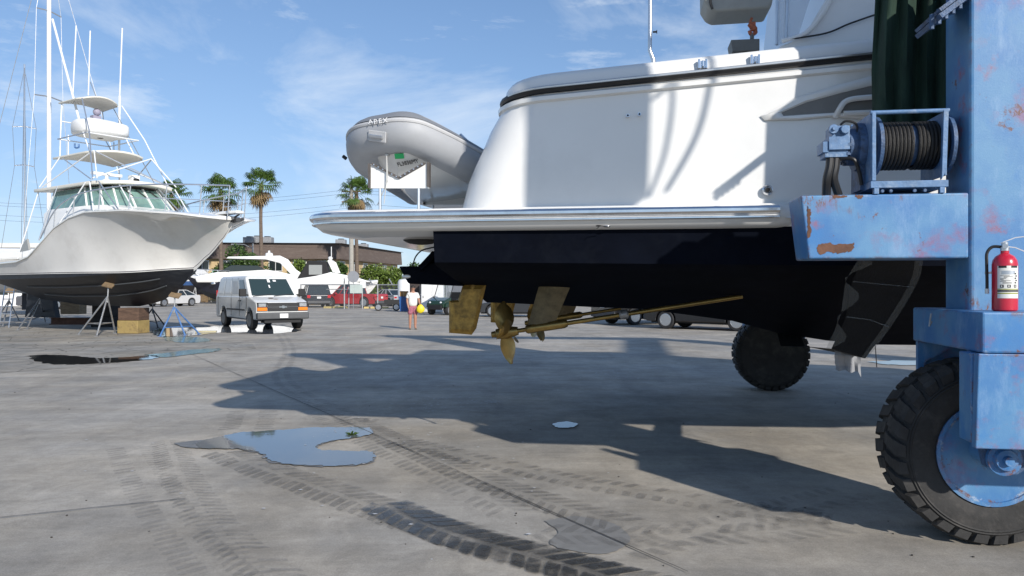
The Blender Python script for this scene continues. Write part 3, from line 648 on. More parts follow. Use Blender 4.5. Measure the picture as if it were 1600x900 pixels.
# rigid hull, deep vee at the bow
rows=[]
for yl,l_,k_,r_ in ((-2.02,(606,222),(622,232),(640,224)),(-1.93,(588,228),(622,252),(662,236)),(-1.78,(580,236),(622,272),(684,252)),(-1.5,(584,250),(625,284),(706,272)),(-1.0,(592,262),(634,300),(736,290)),(-.2,(606,276),(650,318),(768,302)),(1.2,(640,296),(690,330),(800,318))):
    A_,K_,B_=Y_(*l_,yl),Y_(*k_,yl),Y_(*r_,yl); rows.append([A_+Vector((0,0,.06)),A_,A_.lerp(K_,.5)+Vector((0,0,-.012)),K_,K_.lerp(B_,.5)+Vector((0,0,-.012)),B_,B_+Vector((0,0,.06))])
mb=MB(); mb.grid(rows); mb.add(rows[0],[tuple(range(7))]); hullo=mb.build('rigid_hull',gel,dg,smooth=True,angle=30)
def onpath(frac,ang,r):
    i=int(frac*(n-1)); t=(pth[min(i+1,n-1)]-pth[i-1]).normalized(); nn=Vector((-t.y,t.x,0)); p=pth[i]
    if nn.dot(p-cen)<0: nn=-nn
    nn.normalize(); nv=(nn*math.cos(ang)+Vector((0,0,1))*math.sin(ang)); return p+nv*r,t,nv
from mathutils.bvhtree import BVHTree
def caster(o):
    me=o.data; return BVHTree.FromPolygons([v.co.copy() for v in me.vertices],[tuple(p.vertices) for p in me.polygons])
Yinv=Ym.inverted()
def hitp(tree,px,py,right=(1,0,0)):
    o_=Yinv@Vector((0,0,CAMH)); d_=(Yinv.to_3x3()@Vector(((px-800)/F,1,(450-py)/F))).normalized()
    loc,nr,_,_=tree.ray_cast(o_,d_)
    k_=0
    while loc is None and k_<40:
        k_+=1; py+=1; d_=(Yinv.to_3x3()@Vector(((px-800)/F,1,(450-py)/F))).normalized(); loc,nr,_,_=tree.ray_cast(o_,d_)
    print('HIT',px,py,loc)
    if nr.dot(d_)>0: nr=-nr
    rt=Vector(right); rt=(rt-nr*rt.dot(nr)).normalized(); return loc,nr,rt,nr.cross(rt)
tt_=caster(tubeo); th_=caster(hullo)
p,nv,rt,u=hitp(tt_,590,213,(1,0,-.12)); mb=MB(); mb.obox(p+nv*.006,(.2,.1,.012),Matrix((rt,u,nv)).transposed()); mb.obox(p+nv*.025,(.15,.03,.025),Matrix((rt,u,nv)).transposed(),mi=1); mb.build('grab_handle',[tubel,aluraw],dg,bevel=.006)
for i,ch in enumerate('APEX'):
    p,nv,rt,u=hitp(tt_,581+i*7.6,193-i*1.0,(1,0,.08)); tc_=((Yinv@Vector((0,0,CAMH)))-p).normalized(); nv=(nv+tc_*.6).normalized(); rt=(rt-nv*rt.dot(nv)).normalized(); u=nv.cross(rt); text_obj('maker_lettering',ch,.066,M('silver_lettering',(.72,.72,.72),.4),dg,basis(rt,u,nv,p+nv*.03))
p,nv,rt,u=hitp(th_,637,253,(1,0,.02)); text_obj('registration_number','FL3836MY',.075,darkm,dg,basis(rt,u,nv,p+nv*.012),fit=.2)
p,nv,rt,u=hitp(th_,624,243,(1,0,-.1)); mb=MB(); mb.obox(p+nv*.01,(.085,.055,.006),Matrix((rt,u,nv)).transposed()); mb.build('green_sticker',M('green_decal',(.01,.42,.12),.5),dg)
q0_,q1_,q2_,q3_,q4_=Y_(604,242,-2.0),Y_(604,282,-2.0),Y_(600,318,-1.95),Y_(606,282,-2.0),Y_(590,320,-1.9)
mb=MB(); mb.tube([q0_,q1_,q2_],.0045,5); mb.tube([q0_,q3_,q4_],.0045,5); mb.tube([q0_+Vector((0,.06,.01)),q0_],.014,8); mb.build('bow_line',M('pale_rope',(.5,.5,.48),.8),dg)
mb=MB(); mb.tube([Y_(738,228,-1.3),Y_(719,210,-1.3)],.014,8); mb.tube([Y_(732,236,-1.25),Y_(738,226,-1.3)],.022,8); mb.build('oar_handle',aluraw,dg,smooth=True)
mb=MB(); mb.tube([Y_(541,248,-1.45),Y_(536,244,-1.45)],.018,8); mb.build('valve',darkm,dg)
# ================================================================ TRAVEL LIFT
LO=(3.0,4.95)
def T_(px,py,yl=-.227): return LP(LO,px,py,yl)
lift=thing('travel_lift','blue boat lift with peeling paint and big knobbly tyres carrying the yacht','boat lift',(LO[0],LO[1],0),-TH)
xc=T_(1515,300).x; xe=T_(1256,355).x; xl=T_(1535,520,-.70).x; xlp=T_(1521,690,-.70).x
def leg(x,y,sg):
    mb=MB(); y0,y1=(y-.227,y+.15) if sg<0 else (y-.15,y+.227)
    mb.box(x+xc,x+xc+.95,y0,y1,1.40,3.72); mb.build('column',liftb,lift,bevel=.025,seg=3)
    mb=MB(); mb.box(x+xc+.47,x+xc+1.45,y0+.02,y1-.02,3.722,7.6); mb.build('upper_column',liftb,lift,bevel=.025,seg=3)  # unseen upper part, offset and widened to shape its shadow on the yacht
    ya,yb=(y-.70,y+.36) if sg<0 else (y-.36,y+.70)
    mb=MB(); X=x+xl; W=1.05
    mb.box(X,X+W,ya,yb,1.235,1.465)            # top box
    mb.build('wheel_yoke',liftb,lift,bevel=.012)
    fy0,fy1=(ya,ya+.06) if sg<0 else (yb-.06,yb)
    mb=MB(); a=[(X-.02,1.232),(X-.035,.70),(X+.92,.70),(X+W,1.232)]
    mb.prism(a,fy0,fy1); mb.prism([(X-.035,1.23),(X+.1,1.23),(X-.02,.72),(X-.035,.72)],fy0+.06,fy0+.22); mb.build('outer_plate',liftb,lift,bevel=.006)
    gy0,gy1=(yb-.06,yb) if sg<0 else (ya,ya+.06)
    if sg<0: mb=MB(); mb.prism([(X+.02,1.232),(X+.1,.55),(X+.75,.55),(X+W-.1,1.232)],gy0,gy1); mb.v and mb.build('inner_plate',liftb,lift,bevel=.006)
    mb=MB(); mb.prism([(X+.0,1.234),(X+.0,1.0),(X+.12,1.20),(X+.26,1.234)],y-.55,y-.50); mb.build('yoke_gusset',liftb,lift); mb=MB(); mb.prism([(X+.0,1.234),(X+.0,.9),(X+.05,1.1),(X+.3,1.234)],y+.26,y+.30); mb.build('yoke_gusset',liftb,lift)
def bigwheel(x,y,sg):
    r=.572; hw=.20
    prof=[(.31,-hw+.01),(.33,-hw-.0),(.36,-hw-.012),(.42,-hw-.018),(.47,-hw-.015),(.478,-hw-.022),(.486,-hw-.014),(.494,-hw-.02),(.50,-hw-.008),(.53,-hw+.012),(.548,-hw+.05),(.553,0),(.548,hw-.05),(.53,hw-.012),(.50,hw+.008),(.42,hw+.018),(.36,hw+.012),(.31,hw-.01)]
    mb=MB(); mb.lathe(prof,(0,0,0),'y',64)
    N=30
    for k in range(N):
        for s in (-1,1):
            a=2*math.pi*(k+(.5 if s>0 else 0))/N; 
            # shoulder lug wraps from sidewall over the tread
            pts=[]; sk=.35
            def at_(y_,r_,da): 
                aa=a+da; return (r_*math.cos(aa),s*y_,r_*math.sin(aa))
            w=.066
            sec=[(hw+.012,.505),(hw+.012,.555),(hw-.03,r),(hw-.12,r+.003),(.0+.01,r)]
            inn=[(hw-.02,.49),(hw-.02,.52),(hw-.04,.53),(hw-.12,.535),(.01,.535)]
            for i in range(4):
                d0=-.10*(i/4)*1.0; d1=-.10*((i+1)/4); w0=w*(1.1 if i<2 else .95); 
                o0,o1=sec[i],sec[i+1]; n0,n1=inn[i],inn[i+1]
                vs=[at_(*o0,d0-w0),at_(*o0,d0+w0),at_(*o1,d1+w0),at_(*o1,d1-w0),at_(*n0,d0-w0*1.15),at_(*n0,d0+w0*1.15),at_(*n1,d1+w0*1.15),at_(*n1,d1-w0*1.15)]
                mb.add(vs,[(0,1,2,3),(0,4,5,1),(3,2,6,7),(0,3,7,4),(1,5,6,2)])
    ty=mb.build('wheel',tyrem,lift,smooth=True,angle=35,loc=(x,y,.572))
    mb=MB(); s=sg
    mb.lathe([(.325,s*(hw-.0)),(.325,s*(hw+.012)),(.30,s*(hw+.012)),(.29,s*(hw-.03)),(.25,s*(hw-.05)),(.12,s*(hw-.06)),(.09,s*(hw+.0)),(.001,s*(hw+.0))],(0,0,0),'y',48)
    for k in range(10):
        a=k*.628; mb.lathe([(.014,s*(hw-.06)),(.014,s*(hw-.03)),(.001,s*(hw-.03))],(.19*math.cos(a),0,.19*math.sin(a)),'y',8)
    mb.lathe([(.31,-s*(hw-.02)),(.3,-s*(hw-.06)),(.02,-s*(hw-.06))],(0,0,0),'y',24)
    mb.build('rim',liftb,ty,smooth=True,angle=35)
    mb=MB(); mb.lathe([(.075,s*.12),(.075,s*.44),(.095,s*.44),(.095,s*.50),(.07,s*.505),(.06,s*.53),(.03,s*.535),(.025,s*.56),(.001,s*.56)],(-.06,0,.03),'y',24); mb.build('hub',liftb,ty)
    mb=MB(); mb.prism([(-.2,.16),(-.16,-.01),(-.08,-.06),(.02,-.06),(.1,.0),(.14,.16)],s*.43,s*.47); mb.build('hub_bracket',winchd,ty)
for x in (0,8.2):
    for y,sg in ((0,-1),(7.24,1)):
        leg(x,y,sg); bigwheel(x,y,sg)
mb=MB()
for y in (-.25,6.95):
    mb=MB(); mb.box(xc+.2,8.2+xc+1.1,y,y+.5,7.6,8.1); mb.build('side_beam',liftb,lift,bevel=.02)
mb=MB(); mb.box(8.2+xc,8.2+xc+.6,.25,6.95,7.62,8.08); mb.build('cross_beam',liftb,lift)
# stub arm carrying the winch
zt=2.19; zb=1.785
mb=MB(); o=[(xe-.02,zt),(xe+.03,zb),(xc-.004,zb),(xc-.004,zt)]
rows=[[(x,-.227,z) for x,z in o],[(x+(-.0),.15,z) for x,z in o]]
mb.prism(o,-.227,.15); mb.build('winch_arm',liftb,lift,bevel=.012,seg=3)
rnd=random.Random(21)
for nm,mat_,pts_ in (('rust_patch',rust,[(1277,384),(1290,379),(1310,382),(1333,380),(1331,391),(1312,396),(1296,394),(1280,397)]),
    ('rust_patch',rust,[(1262,322),(1267,332),(1266,345),(1268,362),(1263,372),(1261,350)]),('rust_patch',rust,[(1300,305.5),(1322,305),(1320,309),(1306,310)]),('rust_patch',rust,[(1336,305),(1349,304.8),(1345,311),(1340,309)]),):
    q=catmull([T_(px_,py_,-.2288) for px_,py_ in pts_]+[T_(*pts_[0],-.2288)],7)[:-1]
    q=[(v.x+rnd.uniform(-.006,.006),-.2288,v.z+rnd.uniform(-.006,.006)) for v in q]
    mb=MB(); mb.add(q,[tuple(range(len(q)))]); mb.build(nm,mat_,lift)
fx=T_(1462,10).x
mb=MB(); mb.beam(T_(1450,42,-.2),T_(1520,-10,-.2),.4,.03); mb.beam(T_(1449,33,-.2),T_(1519,-19,-.2),.4,.022)
for i in range(5):
    p=T_(1456+i*11,38-i*8,-.33); mb.tube([p+Vector((0,0,-.03)),p+Vector((0,0,.06))],.014,6)
mb.build('bolted_flange',winchd,lift)
# unseen panel and hoses added above the view to shade the yacht side
px0=LP(LO,800,450,-1.75)
mb=MB()
def W2L(X,Y,Z): 
    dx,dy=X-LO[0],Y-LO[1]; return Vector((c8*dx-s8*dy, s8*dx+c8*dy, Z))
a=W2L(2.08,3.25,0); b=W2L(3.0,3.25,0)
mb.box(a.x,b.x,a.y-.08,a.y+.1,4.12,6.4); shade_panel=mb.build('unseen_shade_panel',liftb,lift,bevel=.04)
mb=MB()
for z in (5.4,6.2): mb.beam((b.x-.1,a.y+.1,z),(xc+.6,-.2,z),.08,.08)
mb.build('shade_panel_bracket',liftb,lift)
def hose(pts,r): 
    mb=MB(); mb.tube(catmull([W2L(*p) for p in pts],8),r,8); mb.build('shadow_hose',rubber,lift,smooth=True)
hose([(3.0,3.3,6.2),(3.32,3.3,6.0),(3.36,3.3,5.3),(3.28,3.3,4.6),(3.05,3.3,4.1)],.022)
hose([(3.0,3.2,4.9),(3.13,3.2,4.95),(3.1,3.2,4.5),(2.99,3.2,4.12)],.018)
# winch ------------------------------------------------
wy=-.02; zc_=T_(1420,228,wy).z; x0=T_(1370,228,wy).x; x1=T_(1470,228,wy).x
wn=bpy.data.objects.new('winch',None); COL.objects.link(wn); wn.parent=lift
ropem=M('greasy_steel_rope',(.03,.029,.028),.5,.5,var=.3,vs=40,bump=.6,bs=180)
mb=MB(); R0=.145; nw=17; pr=[]
st=(x1-x0)/nw
for i in range(nw):
    if i==8: continue
    xx=x0+st*(i+.5); ring=[]
    mb.tube([(xx,wy+R0*math.cos(k*2*math.pi/32),zc_+R0*math.sin(k*2*math.pi/32)) for k in range(32)],st*.52,8,closed=True)
mb.build('wire_rope',ropem,wn,smooth=True)
mb=MB(); mb.lathe([(.13,x0),(.13,x1)],(0,wy,zc_),'x',32); mb.lathe([(.19,x0-.03),(.19,x0-.008),(.12,x0-.008)],(0,wy,zc_),'x',32); mb.lathe([(.12,x1+.008),(.19,x1+.008),(.19,x1+.03)],(0,wy,zc_),'x',32); mb.build('drum',winchd,wn,smooth=True)
mb=MB(); zt2=T_(1400,176,-.2).z; zb2=T_(1400,283,-.2).z
xp0=T_(1366,228,-.22).x-.005; xp1=T_(1478,228,-.22).x
for yy in (-.22,.2): mb.tube([(xp0-.02,yy,zt2),(xp1+.02,yy,zt2)],.014,8)
mb.box(xp0-.012,xp0+.012,-.235,-.205,zb2,zt2); mb.prism([(xp1-.03,zb2),(xp1,zb2+.06),(xp1+.012,zt2),(xp1-.018,zt2)],-.235,-.205)
mb.box(xp0-.015,xp0,-.22,.2,zb2,zt2+.0); mb.box(xp1,xp1+.014,-.2,.2,zb2+.03,zt2)
mb.box(xp0-.02,xp1+.01,-.235,.2,zb2-.045,zb2-.002)
mb.box(xp0,xp0+.03,-.235,-.2,zt,zb2-.045); mb.box(xp1-.04,xp1-.01,-.235,-.2,zt,zb2-.045); mb.box(xp0,xp1-.01,.16,.2,zt,zb2-.045)
for dx in (.05,.1,.24,.3): mb.tube([(xp0+dx,-.235,zb2-.065),(xp0+dx,-.22,zb2-.065)],.012,6,mi=1)
mb.build('winch_frame',[winchb,winchd],wn,bevel=.003)
# gearbox, motor
mb=MB(); g=xp0-.015
mb.lathe([(.05,g-.14),(.1,g-.13),(.1,g-.1),(.12,g-.095),(.12,g-.05),(.155,g-.045),(.155,g)],(0,wy,zc_),'x',28)
for k in range(12): mb.obox((g-.105,wy+.11*math.cos(k*.524),zc_+.11*math.sin(k*.524)),(.02,.02,.02))
mb.box(g-.03,g,-.1,.1,zb2-.04,zc_-.12)
mb.build('gearbox',winchd,wn,smooth=True,angle=30)
mb=MB(); mo=T_(1308,222,-.1); 
mb.box(mo.x-.06,mo.x+.07,-.14,.04,mo.z-.055,mo.z+.03); mb.box(mo.x-.04,mo.x+.07,-.13,.03,mo.z+.03,mo.z+.1)
mb.box(mo.x-.095,mo.x-.06,-.13,.03,mo.z-.07,mo.z+.0); mb.box(mo.x-.08,mo.x+.06,-.12,.02,mo.z-.1,mo.z-.055)
mb.lathe([(.03,-.16),(.03,-.13),(.028,-.13)],(mo.x-.035,0,mo.z+.075),'y',12); mb.lathe([(.012,-.175),(.014,-.14),(.014,-.13)],(mo.x-.035,0,mo.z+.075),'y',10)
mb.lathe([(.028,-.165),(.032,-.13),(.03,-.13)],(mo.x+.035,0,mo.z+.07),'y',8)
mb.lathe([(.05,mo.x+.07),(.055,mo.x+.1),(.05,mo.x+.13)],(0,wy-.03,zc_),'x',16)
mb.build('hydraulic_motor',winchb,wn,bevel=.008,smooth=True,angle=30)
mb=MB()
for dx,dr in ((-.035,.028),(.0,.026)):
    mb.tube(catmull([(mo.x+dx,-.08,mo.z-.08),(mo.x+dx-.01,-.1,mo.z-.16),(mo.x+dx-.02+dx*.2,-.1,mo.z-.24),(mo.x+dx*2.2+.02,-.06,mo.z-.34)],6),dr,10)
mb.tube(catmull([(mo.x+.02,-.1,mo.z+.11),(mo.x+.05,-.12,mo.z+.13),(mo.x+.11,-.12,mo.z+.11),(mo.x+.13,-.1,mo.z+.04)],6),.008,8)
mb.tube(catmull([(mo.x+.02,-.1,mo.z-.11),(mo.x+.09,-.14,mo.z-.12),(mo.x+.13,-.12,mo.z-.2),(mo.x+.15,-.1,mo.z-.28)],6),.012,8)
mb.build('motor_hose',rubber,wn,smooth=True)
# hub rod between boat and lift: hook on the yoke
mb=MB(); mb.tube([T_(1455,490,-.1),T_(1452,510,-.1),T_(1456,502,-.1)],.006,6); mb.build('lashing_hook',galv,lift)
# ================================================================ SLING, TARP, EXTINGUISHER
slm=M('black_sling_webbing',(.01,.01,.012),.8,bump=.3,bs=60,var=.3)
sg=thing('lifting_sling','black lifting sling wrapped under the yacht hull beneath the winch arm','sling',(0,0,0),0)
sg.location=(YO[0],YO[1],0); sg.rotation_euler=(0,0,-TH)
A=[(1352,405),(1332,440),(1322,495),(1300,545)]; B=[(1438,405),(1430,440),(1395,500),(1352,560)]
rowsl=[[Y_(*A[i],-2.9+i*.18+.0) for i in range(4)],[Y_(*B[i],-2.9+i*.18) for i in range(4)]]
fr=catmull(rowsl[0],6); fb=catmull(rowsl[1],6)
mb=MB(); mb.grid([fr,fb]); mb.grid([[p+Vector((0,.02,0)) for p in fr],[p+Vector((0,.02,0)) for p in fb]]); 
mb.build('webbing',slm,sg,smooth=True)
under=[[Vector((p.x,p.y,p.z)) for p in (fr[-1],fb[-1])]]
q0,q1=fr[-1],fb[-1]
mb=MB(); mb.grid([[q0,q1],[Vector((q0.x+.05,0,.955)),Vector((q1.x+.05,0,.955))],[Vector((q0.x+.3,2.4,1.6)),Vector((q1.x+.3,2.4,1.6))],[Vector((q0.x+.8,3.1,3.6)),Vector((q1.x+.8,3.1,3.6))],[Vector((q0.x+1.3,3.3,7.5)),Vector((q1.x+1.3,3.3,7.5))]]); mb.build('underhull_webbing',slm,sg)
gz=glass('milky_plastic_film',(.3,.31,.3),.5,.28); nnn,lll=nt(gz)
mb=MB(); mb.grid([[p+Vector((-.05,-.012,.0)) for p in fr],[p+Vector((.0+.07*math.sin(i*.9),-.012,0)) for i,p in enumerate(fr)]]); mb.grid([[p+Vector((-.04,-.012,0)) for p in fb],[p+Vector((.015,-.012,0)) for p in fb]])
mb.tube([fr[6]+Vector((0,-.02,0)),fb[7]+Vector((0,-.02,0))],.004,5); mb.tube([fr[12]+Vector((.0,-.02,0)),fr[12].lerp(fb[12],.5)+Vector((0,-.02,-.01)),fb[13]+Vector((0,-.02,0))],.005,5); mb.build('wrapping_film',gz,sg,smooth=True)
rag=thing('plastic_rag','torn milky plastic rag dangling below the sling under the hull','rag'); mb=MB(); rnd=random.Random(8); rws=[]
for j in range(8):
    row=[]
    for i in range(9):
        px=1303+i*5+ j*.4+rnd.uniform(-1,1); py=541+j*5.2+(2.2*math.sin(i*1.7)+i*.7 if j==7 else 0)+ (i>7)*(j==7)*5; row.append(P(px,py,6.5+.015*math.sin(i*1.9+j*.5)+rnd.uniform(-.004,.004)))
    rws.append(row)
c0=P(1325,541,6.5); mb.grid(rws); rag_o=mb.build('film',glass('torn_plastic',(.28,.29,.31),.8,.9),rag,smooth=True)
mb=MB(); mb.tube([P(1366,528,6.5),P(1368,545,6.5),P(1370,574,6.5)],.004,5); mb.build('string',rubber,rag)
tgm=M('dark_green_shade_cloth',(.012,.036,.022),.85,var=.35,vs=5,bump=.5,bs=140,dirt=(.035,.08,.045),dscale=3,damt=.4,stretch=(3,3,.6))
tp=thing('shade_cloth','dark green mesh shade cloth hanging between the yacht and the blue column','tarp'); rws=[]
for j in range(16):
    py=-80+j*19; row=[]
    for i in range(22):
        lx=1365+ (0 if j>10 else (10-j)*1.4)+ (abs(j-14)*-.4)
        px=lx+(1500-lx)*i/21; row.append(P(px,py,5.45+.05*math.sin(i*1.25+j*.12)+.03*math.sin(i*.6+1)-.12*(i/21)))
    rws.append(row)
mb=MB(); mb.grid(rws); o=mb.build('cloth',tgm,tp,smooth=True,angle=80); so_=o.modifiers.new('thick','SOLIDIFY'); so_.thickness=.008
mb=MB(); mb.tube([r[0]+Vector((.07,-.02,0)) for r in rws],.006,5); mb.tube([r[0] for r in rws],.008,5); mb.build('hem',tgm,tp)
ex=thing('fire_extinguisher','red fire extinguisher standing on the ledge of the blue lift leg','fire extinguisher')
ep=P(1570,486,4.47); ex.location=(ep.x,ep.y,1.466); ex.rotation_euler=(0,0,R(-30))
redp=M('red_enamel',(.5,.012,.035),.3,coat=.4,var=.1,vs=4); silv=M('steel_valve',(.65,.65,.66),.3,.9)
mb=MB(); mb.lathe([(.058,0),(.066,.008),(.066,.27),(.062,.295),(.048,.318),(.03,.33),(.022,.336),(.022,.35)],(0,0,0),'z',32); mb.build('cylinder',redp,ex,smooth=True,angle=40)
labm=M('white_label',(.72,.71,.66),.5); 
def band(z0,z1,a0,a1,r,mat,name):
    mb=MB(); mb.grid([[(r*math.cos(R(a)),r*math.sin(R(a)),z) for a in range(a0,a1+1,5)] for z in (z0,z1)]); return mb.build(name,mat,ex,smooth=True)
lb=band(.075,.262,-125,-20,.0668,labm,'label')
yl_=M('olive_label_band',(.3,.3,.05),.5)
band(.112,.122,-125,-20,.0672,darkm,'label_band'); band(.1,.107,-125,-20,.0672,yl_,'label_band'); band(.124,.13,-125,-20,.0672,yl_,'label_band')
band(.25,.262,-120,-85,.0674,darkm,'label_print'); band(.25,.262,-65,-30,.0674,darkm,'label_print')
band(.212,.234,-105,-45,.0674,aluraw,'strap'); 
for k in range(3): band(.136,.153,-112+k*30,-97+k*30,.0674,darkm,'label_print'); band(.140,.149,-108+k*30,-101+k*30,.0677,labm,'label_print')
rnd=random.Random(5)
for k in range(9):
    z=.16+k*.0055; a=-112+rnd.randint(0,3)*5; band(z,z+.0022,a,a+rnd.choice((15,25,40)),.0674,greyplastic,'label_print')
for k in range(5):
    z=.16+k*.013; band(z,z+.008,-48+5*(k%2),-38+5*(k%2),.0675,darkm,'label_print')
mb=MB(); mb.lathe([(.024,.35),(.024,.37),(.018,.375),(.018,.4)],(0,0,0),'z',16); mb.lathe([(.014,-.045),(.014,.03)],(0,0,.375),'y',12); mb.build('valve',silv,ex,smooth=True)
mb=MB(); mb.beam((-.02,0,.395),(.05,0,.425),.018,.006); mb.beam((.05,0,.425),(.095,0,.43),.018,.006); mb.beam((-.01,0,.378),(.05,0,.368),.018,.006); mb.beam((.05,0,.368),(.115,0,.335),.018,.006); mb.build('handle',M('pale_lever',(.75,.74,.74),.35,.3),ex)
mb=MB(); mb.tube(catmull([(-.01,0,.372),(-.06,0,.375),(-.088,-.01,.34),(-.09,-.01,.28),(-.088,0,.18),(-.088,0,.12)],8),.009,8); mb.build('hose',rubber,ex,smooth=True)
mb=MB(); mb.tube([(-.088,0,.13),(-.088,0,.1)],.011,8); mb.tube([(-.066,0,.223),(-.1,0,.223)],.006,6); mb.build('nozzle',labm,ex,smooth=True)
# ================================================================ SPORT FISHING BOAT
def LG(O,th,px,py,yl):
    c,s=math.cos(th),math.sin(th); k=(px-800)/F; x=(k*(O[1]+c*yl)-O[0]-s*yl)/(c+k*s); Y=O[1]-s*x+c*yl
    return Vector((x,yl,CAMH+(450-py)/F*Y))
SO=(-8.75,24.2); ST=R(35)
def S_(px,py,yl=0): return LG(SO,ST,px,py,yl)
sf=thing('sport_fishing_boat','white sport fishing boat with a tall tuna tower and black bottom propped on jack stands','boat',(SO[0],SO[1],0),-ST)
SH=[(-13,2.5),(-10,2.58),(-9,2.75),(-8,3.2),(-7,3.68),(-6,3.98),(-5,4.12),(-3,4.08),(-1,3.92),(0,3.78)]
HB=[(-13,2.1),(-7,2.2),(-5,2.15),(-3,2.0),(-1.6,1.72),(-.8,1.38),(-.3,.95),(-.05,.5),(0,.02)]
CB=[(-13,1.95),(-8,1.92),(-6,1.72),(-4,1.15),(-3,.62),(-2.2,.0),(0,0)]
CZ=[(-13,1.9),(-7,1.95),(-4,2.08),(-2.2,2.2),(-1.3,2.65),(-.6,3.1),(-.2,3.45),(0,3.74)]
KZ=[(-13,1.15),(-9,.92),(-5.6,.94),(-4.2,1.12),(-3.2,1.45),(-2.2,2.15),(-1.3,2.65),(-.6,3.1),(-.2,3.45),(0,3.74)]
rows=[]
for x in [-13,-12,-11,-10,-9.5,-9,-8.5,-8,-7.5,-7,-6.5,-6,-5.5,-5,-4.5,-4,-3.6,-3.2,-2.8,-2.5,-2.2,-1.9,-1.6,-1.3,-1,-.75,-.5,-.3,-.15,-.05,0]:
    zs,hb_,cb,cz,kz=[interp(t,x) for t in (SH,HB,CB,CZ,KZ)]
    h=[(0,kz),(cb*.45,kz+(cz-kz)*.5),(cb*.97,cz),(cb,cz+.02)]
    zb=max(cz+.03,2.10) if x<-2.2 else cz+.03
    zb=max(zb,cz+.03)
    fl=lambda t:(cb+(hb_-cb)*t**(1.1+.5*min(1,max(0,(x+8)/6))),zb+(zs-zb)*t)
    h.append((fl(.0)[0]+.01,zb)); h.append((fl(.02)[0]+.012,zb+.025)); h.append((fl(.02)[0]+.012,zb+.05))
    h+= [fl(t) for t in (.08,.2,.35,.5,.65,.8,.92)]+[(hb_,zs-.05),(hb_+.03 if x<-.1 else hb_,zs-.04),(hb_+.03 if x<-.1 else hb_,zs),(hb_-.02 if x<-.1 else 0,zs+.02)]
    rows.append([(x,-y,z) for y,z in h[::-1]]+[(x,y,z) for y,z in h[1:]])
n=len(rows[0]); m_=len(h); mis=[0]*n
def mi_of(k):
    d=abs(k+.5-(m_-1)); 
    if d<3.6: return 1
    if d<4.6: return 0
    if d<5.6: return 2
    return 0
mb=MB()
for i in range(len(rows)-1):
    for k in range(n-1):
        mm=mi_of(k)
        if mm in(1,) and rows[i][m_-1][0]>-2.25: mm=0
        mb.add([rows[i][k],rows[i][k+1],rows[i+1][k+1],rows[i+1][k]],[(0,1,2,3)],mm)
mb.add(rows[0],[tuple(range(n))],0)
hullm=M('glossy_cream_gelcoat',(.74,.725,.69),.12,coat=.6,var=.05,vs=.8,dirt=(.5,.47,.43),dscale=.7,damt=.35)
mb.build('hull',[hullm,blackbot,M('dark_boot_stripe',(.02,.015,.03),.3)],sf,smooth=True,weld=True,angle=32)
# deck
mb=MB(); g=[]
for r in rows:
    x,_,z=r[0]; w_=abs(r[0][1]); g.append([(x,-w_,z),(x,-w_*.5,z+.04),(x,0,z+.05),(x,w_*.5,z+.04),(x,w_,z)])
mb.grid(g); mb.build('deck',gel,sf,smooth=True)
# spray strakes on the bottom
for sg_ in (-1,):
    for f in (.38,.7):
        pts=[]
        for x in (-11,-9,-7.5,-6,-5,-4,-3.3):
            cb,cz,kz=[interp(t,x) for t in (CB,CZ,KZ)]; pts.append((x,sg_*(cb*f+.01),kz+(cz-kz)*(f*1.02)-.02))
        mb=MB(); mb.tube(catmull(pts,4),.022,6); mb.build('spray_strake',M('worn_strake_edge',(.07,.075,.08),.6),sf,smooth=True)
# portlight, anchor, pulpit
p=S_(128/3.215+0,382,-2.1); q=[S_(x/3.215,280+y/3.215,-2.13) for x,y in ((105,365),(150,355),(140,300),(118,330))]
mb=MB(); mb.prism([(a.x,a.z) for a in q],-2.17,-2.10); mb.build('side_portlight',M('grey_tinted_port',(.3,.3,.29),.15),sf)
mb=MB(); o=[(-1.9,-.22),(.05,-.2),(.3,-.14),(.34,0),(.3,.14),(.05,.2),(-1.9,.22)]; mb.prism([(x,y) for x,y in o],3.93,4.02,'xy'); mb.build('bow_pulpit',gel,sf,bevel=.02)
mb=MB(); mb.tube([(.25,0,3.9),(-.35,-.0,3.72)],.03,8); mb.tube([(.2,-.2,3.78),(-.05,0,3.7),(.2,.2,3.78)],.05,8); mb.obox((.05,0,3.74),(.32,.16,.12)); mb.build('anchor',greyplastic,sf)
# house
wb=[(-5.2,-.95),(-5.5,-1.3),(-6.2,-1.5),(-8.9,-1.55),(-8.9,1.55),(-6.2,1.5),(-5.5,1.3),(-5.2,.95)]
def ring(inset,z,dx=0): return [(x+dx-(inset*.9 if x>-7 else 0),y*(1-inset*.22),z) for x,y in wb]
mb=MB(); 
lowr=[(-3.2,-.75),(-4.3,-1.15),(-6.2,-1.62),(-8.95,-1.68),(-8.95,1.68),(-6.2,1.62),(-4.3,1.15),(-3.2,.75)]
mb.grid([[(x,y,3.1 if x<-7 else 4.0) for x,y in lowr],[(x-.12,y*.97,4.12 if x>-4 else 4.3) for x,y in lowr],ring(-.06,4.42),ring(0,4.45)],cu=True)
mb.add([(x-.12,y*.97,4.12 if x>-4 else 4.3) for x,y in lowr],[tuple(range(8))]); mb.build('trunk_cabin',gel,sf,smooth=True,angle=30)
mb=MB(); mb.grid([ring(0,4.44),ring(.7,5.14)],cu=True); mb.build('windshield',greenglass,sf)
mb=MB(); a,b=ring(-.01,4.44),ring(.69,5.16)
for i in range(8): mb.beam(Vector(a[i]),Vector(b[i]),.06,.05)
for f in (.33,.67): mb.beam(Vector(a[0]).lerp(Vector(a[7]),f),Vector(b[0]).lerp(Vector(b[7]),f),.07,.05)
mb.build('windshield_mullion',gel,sf)
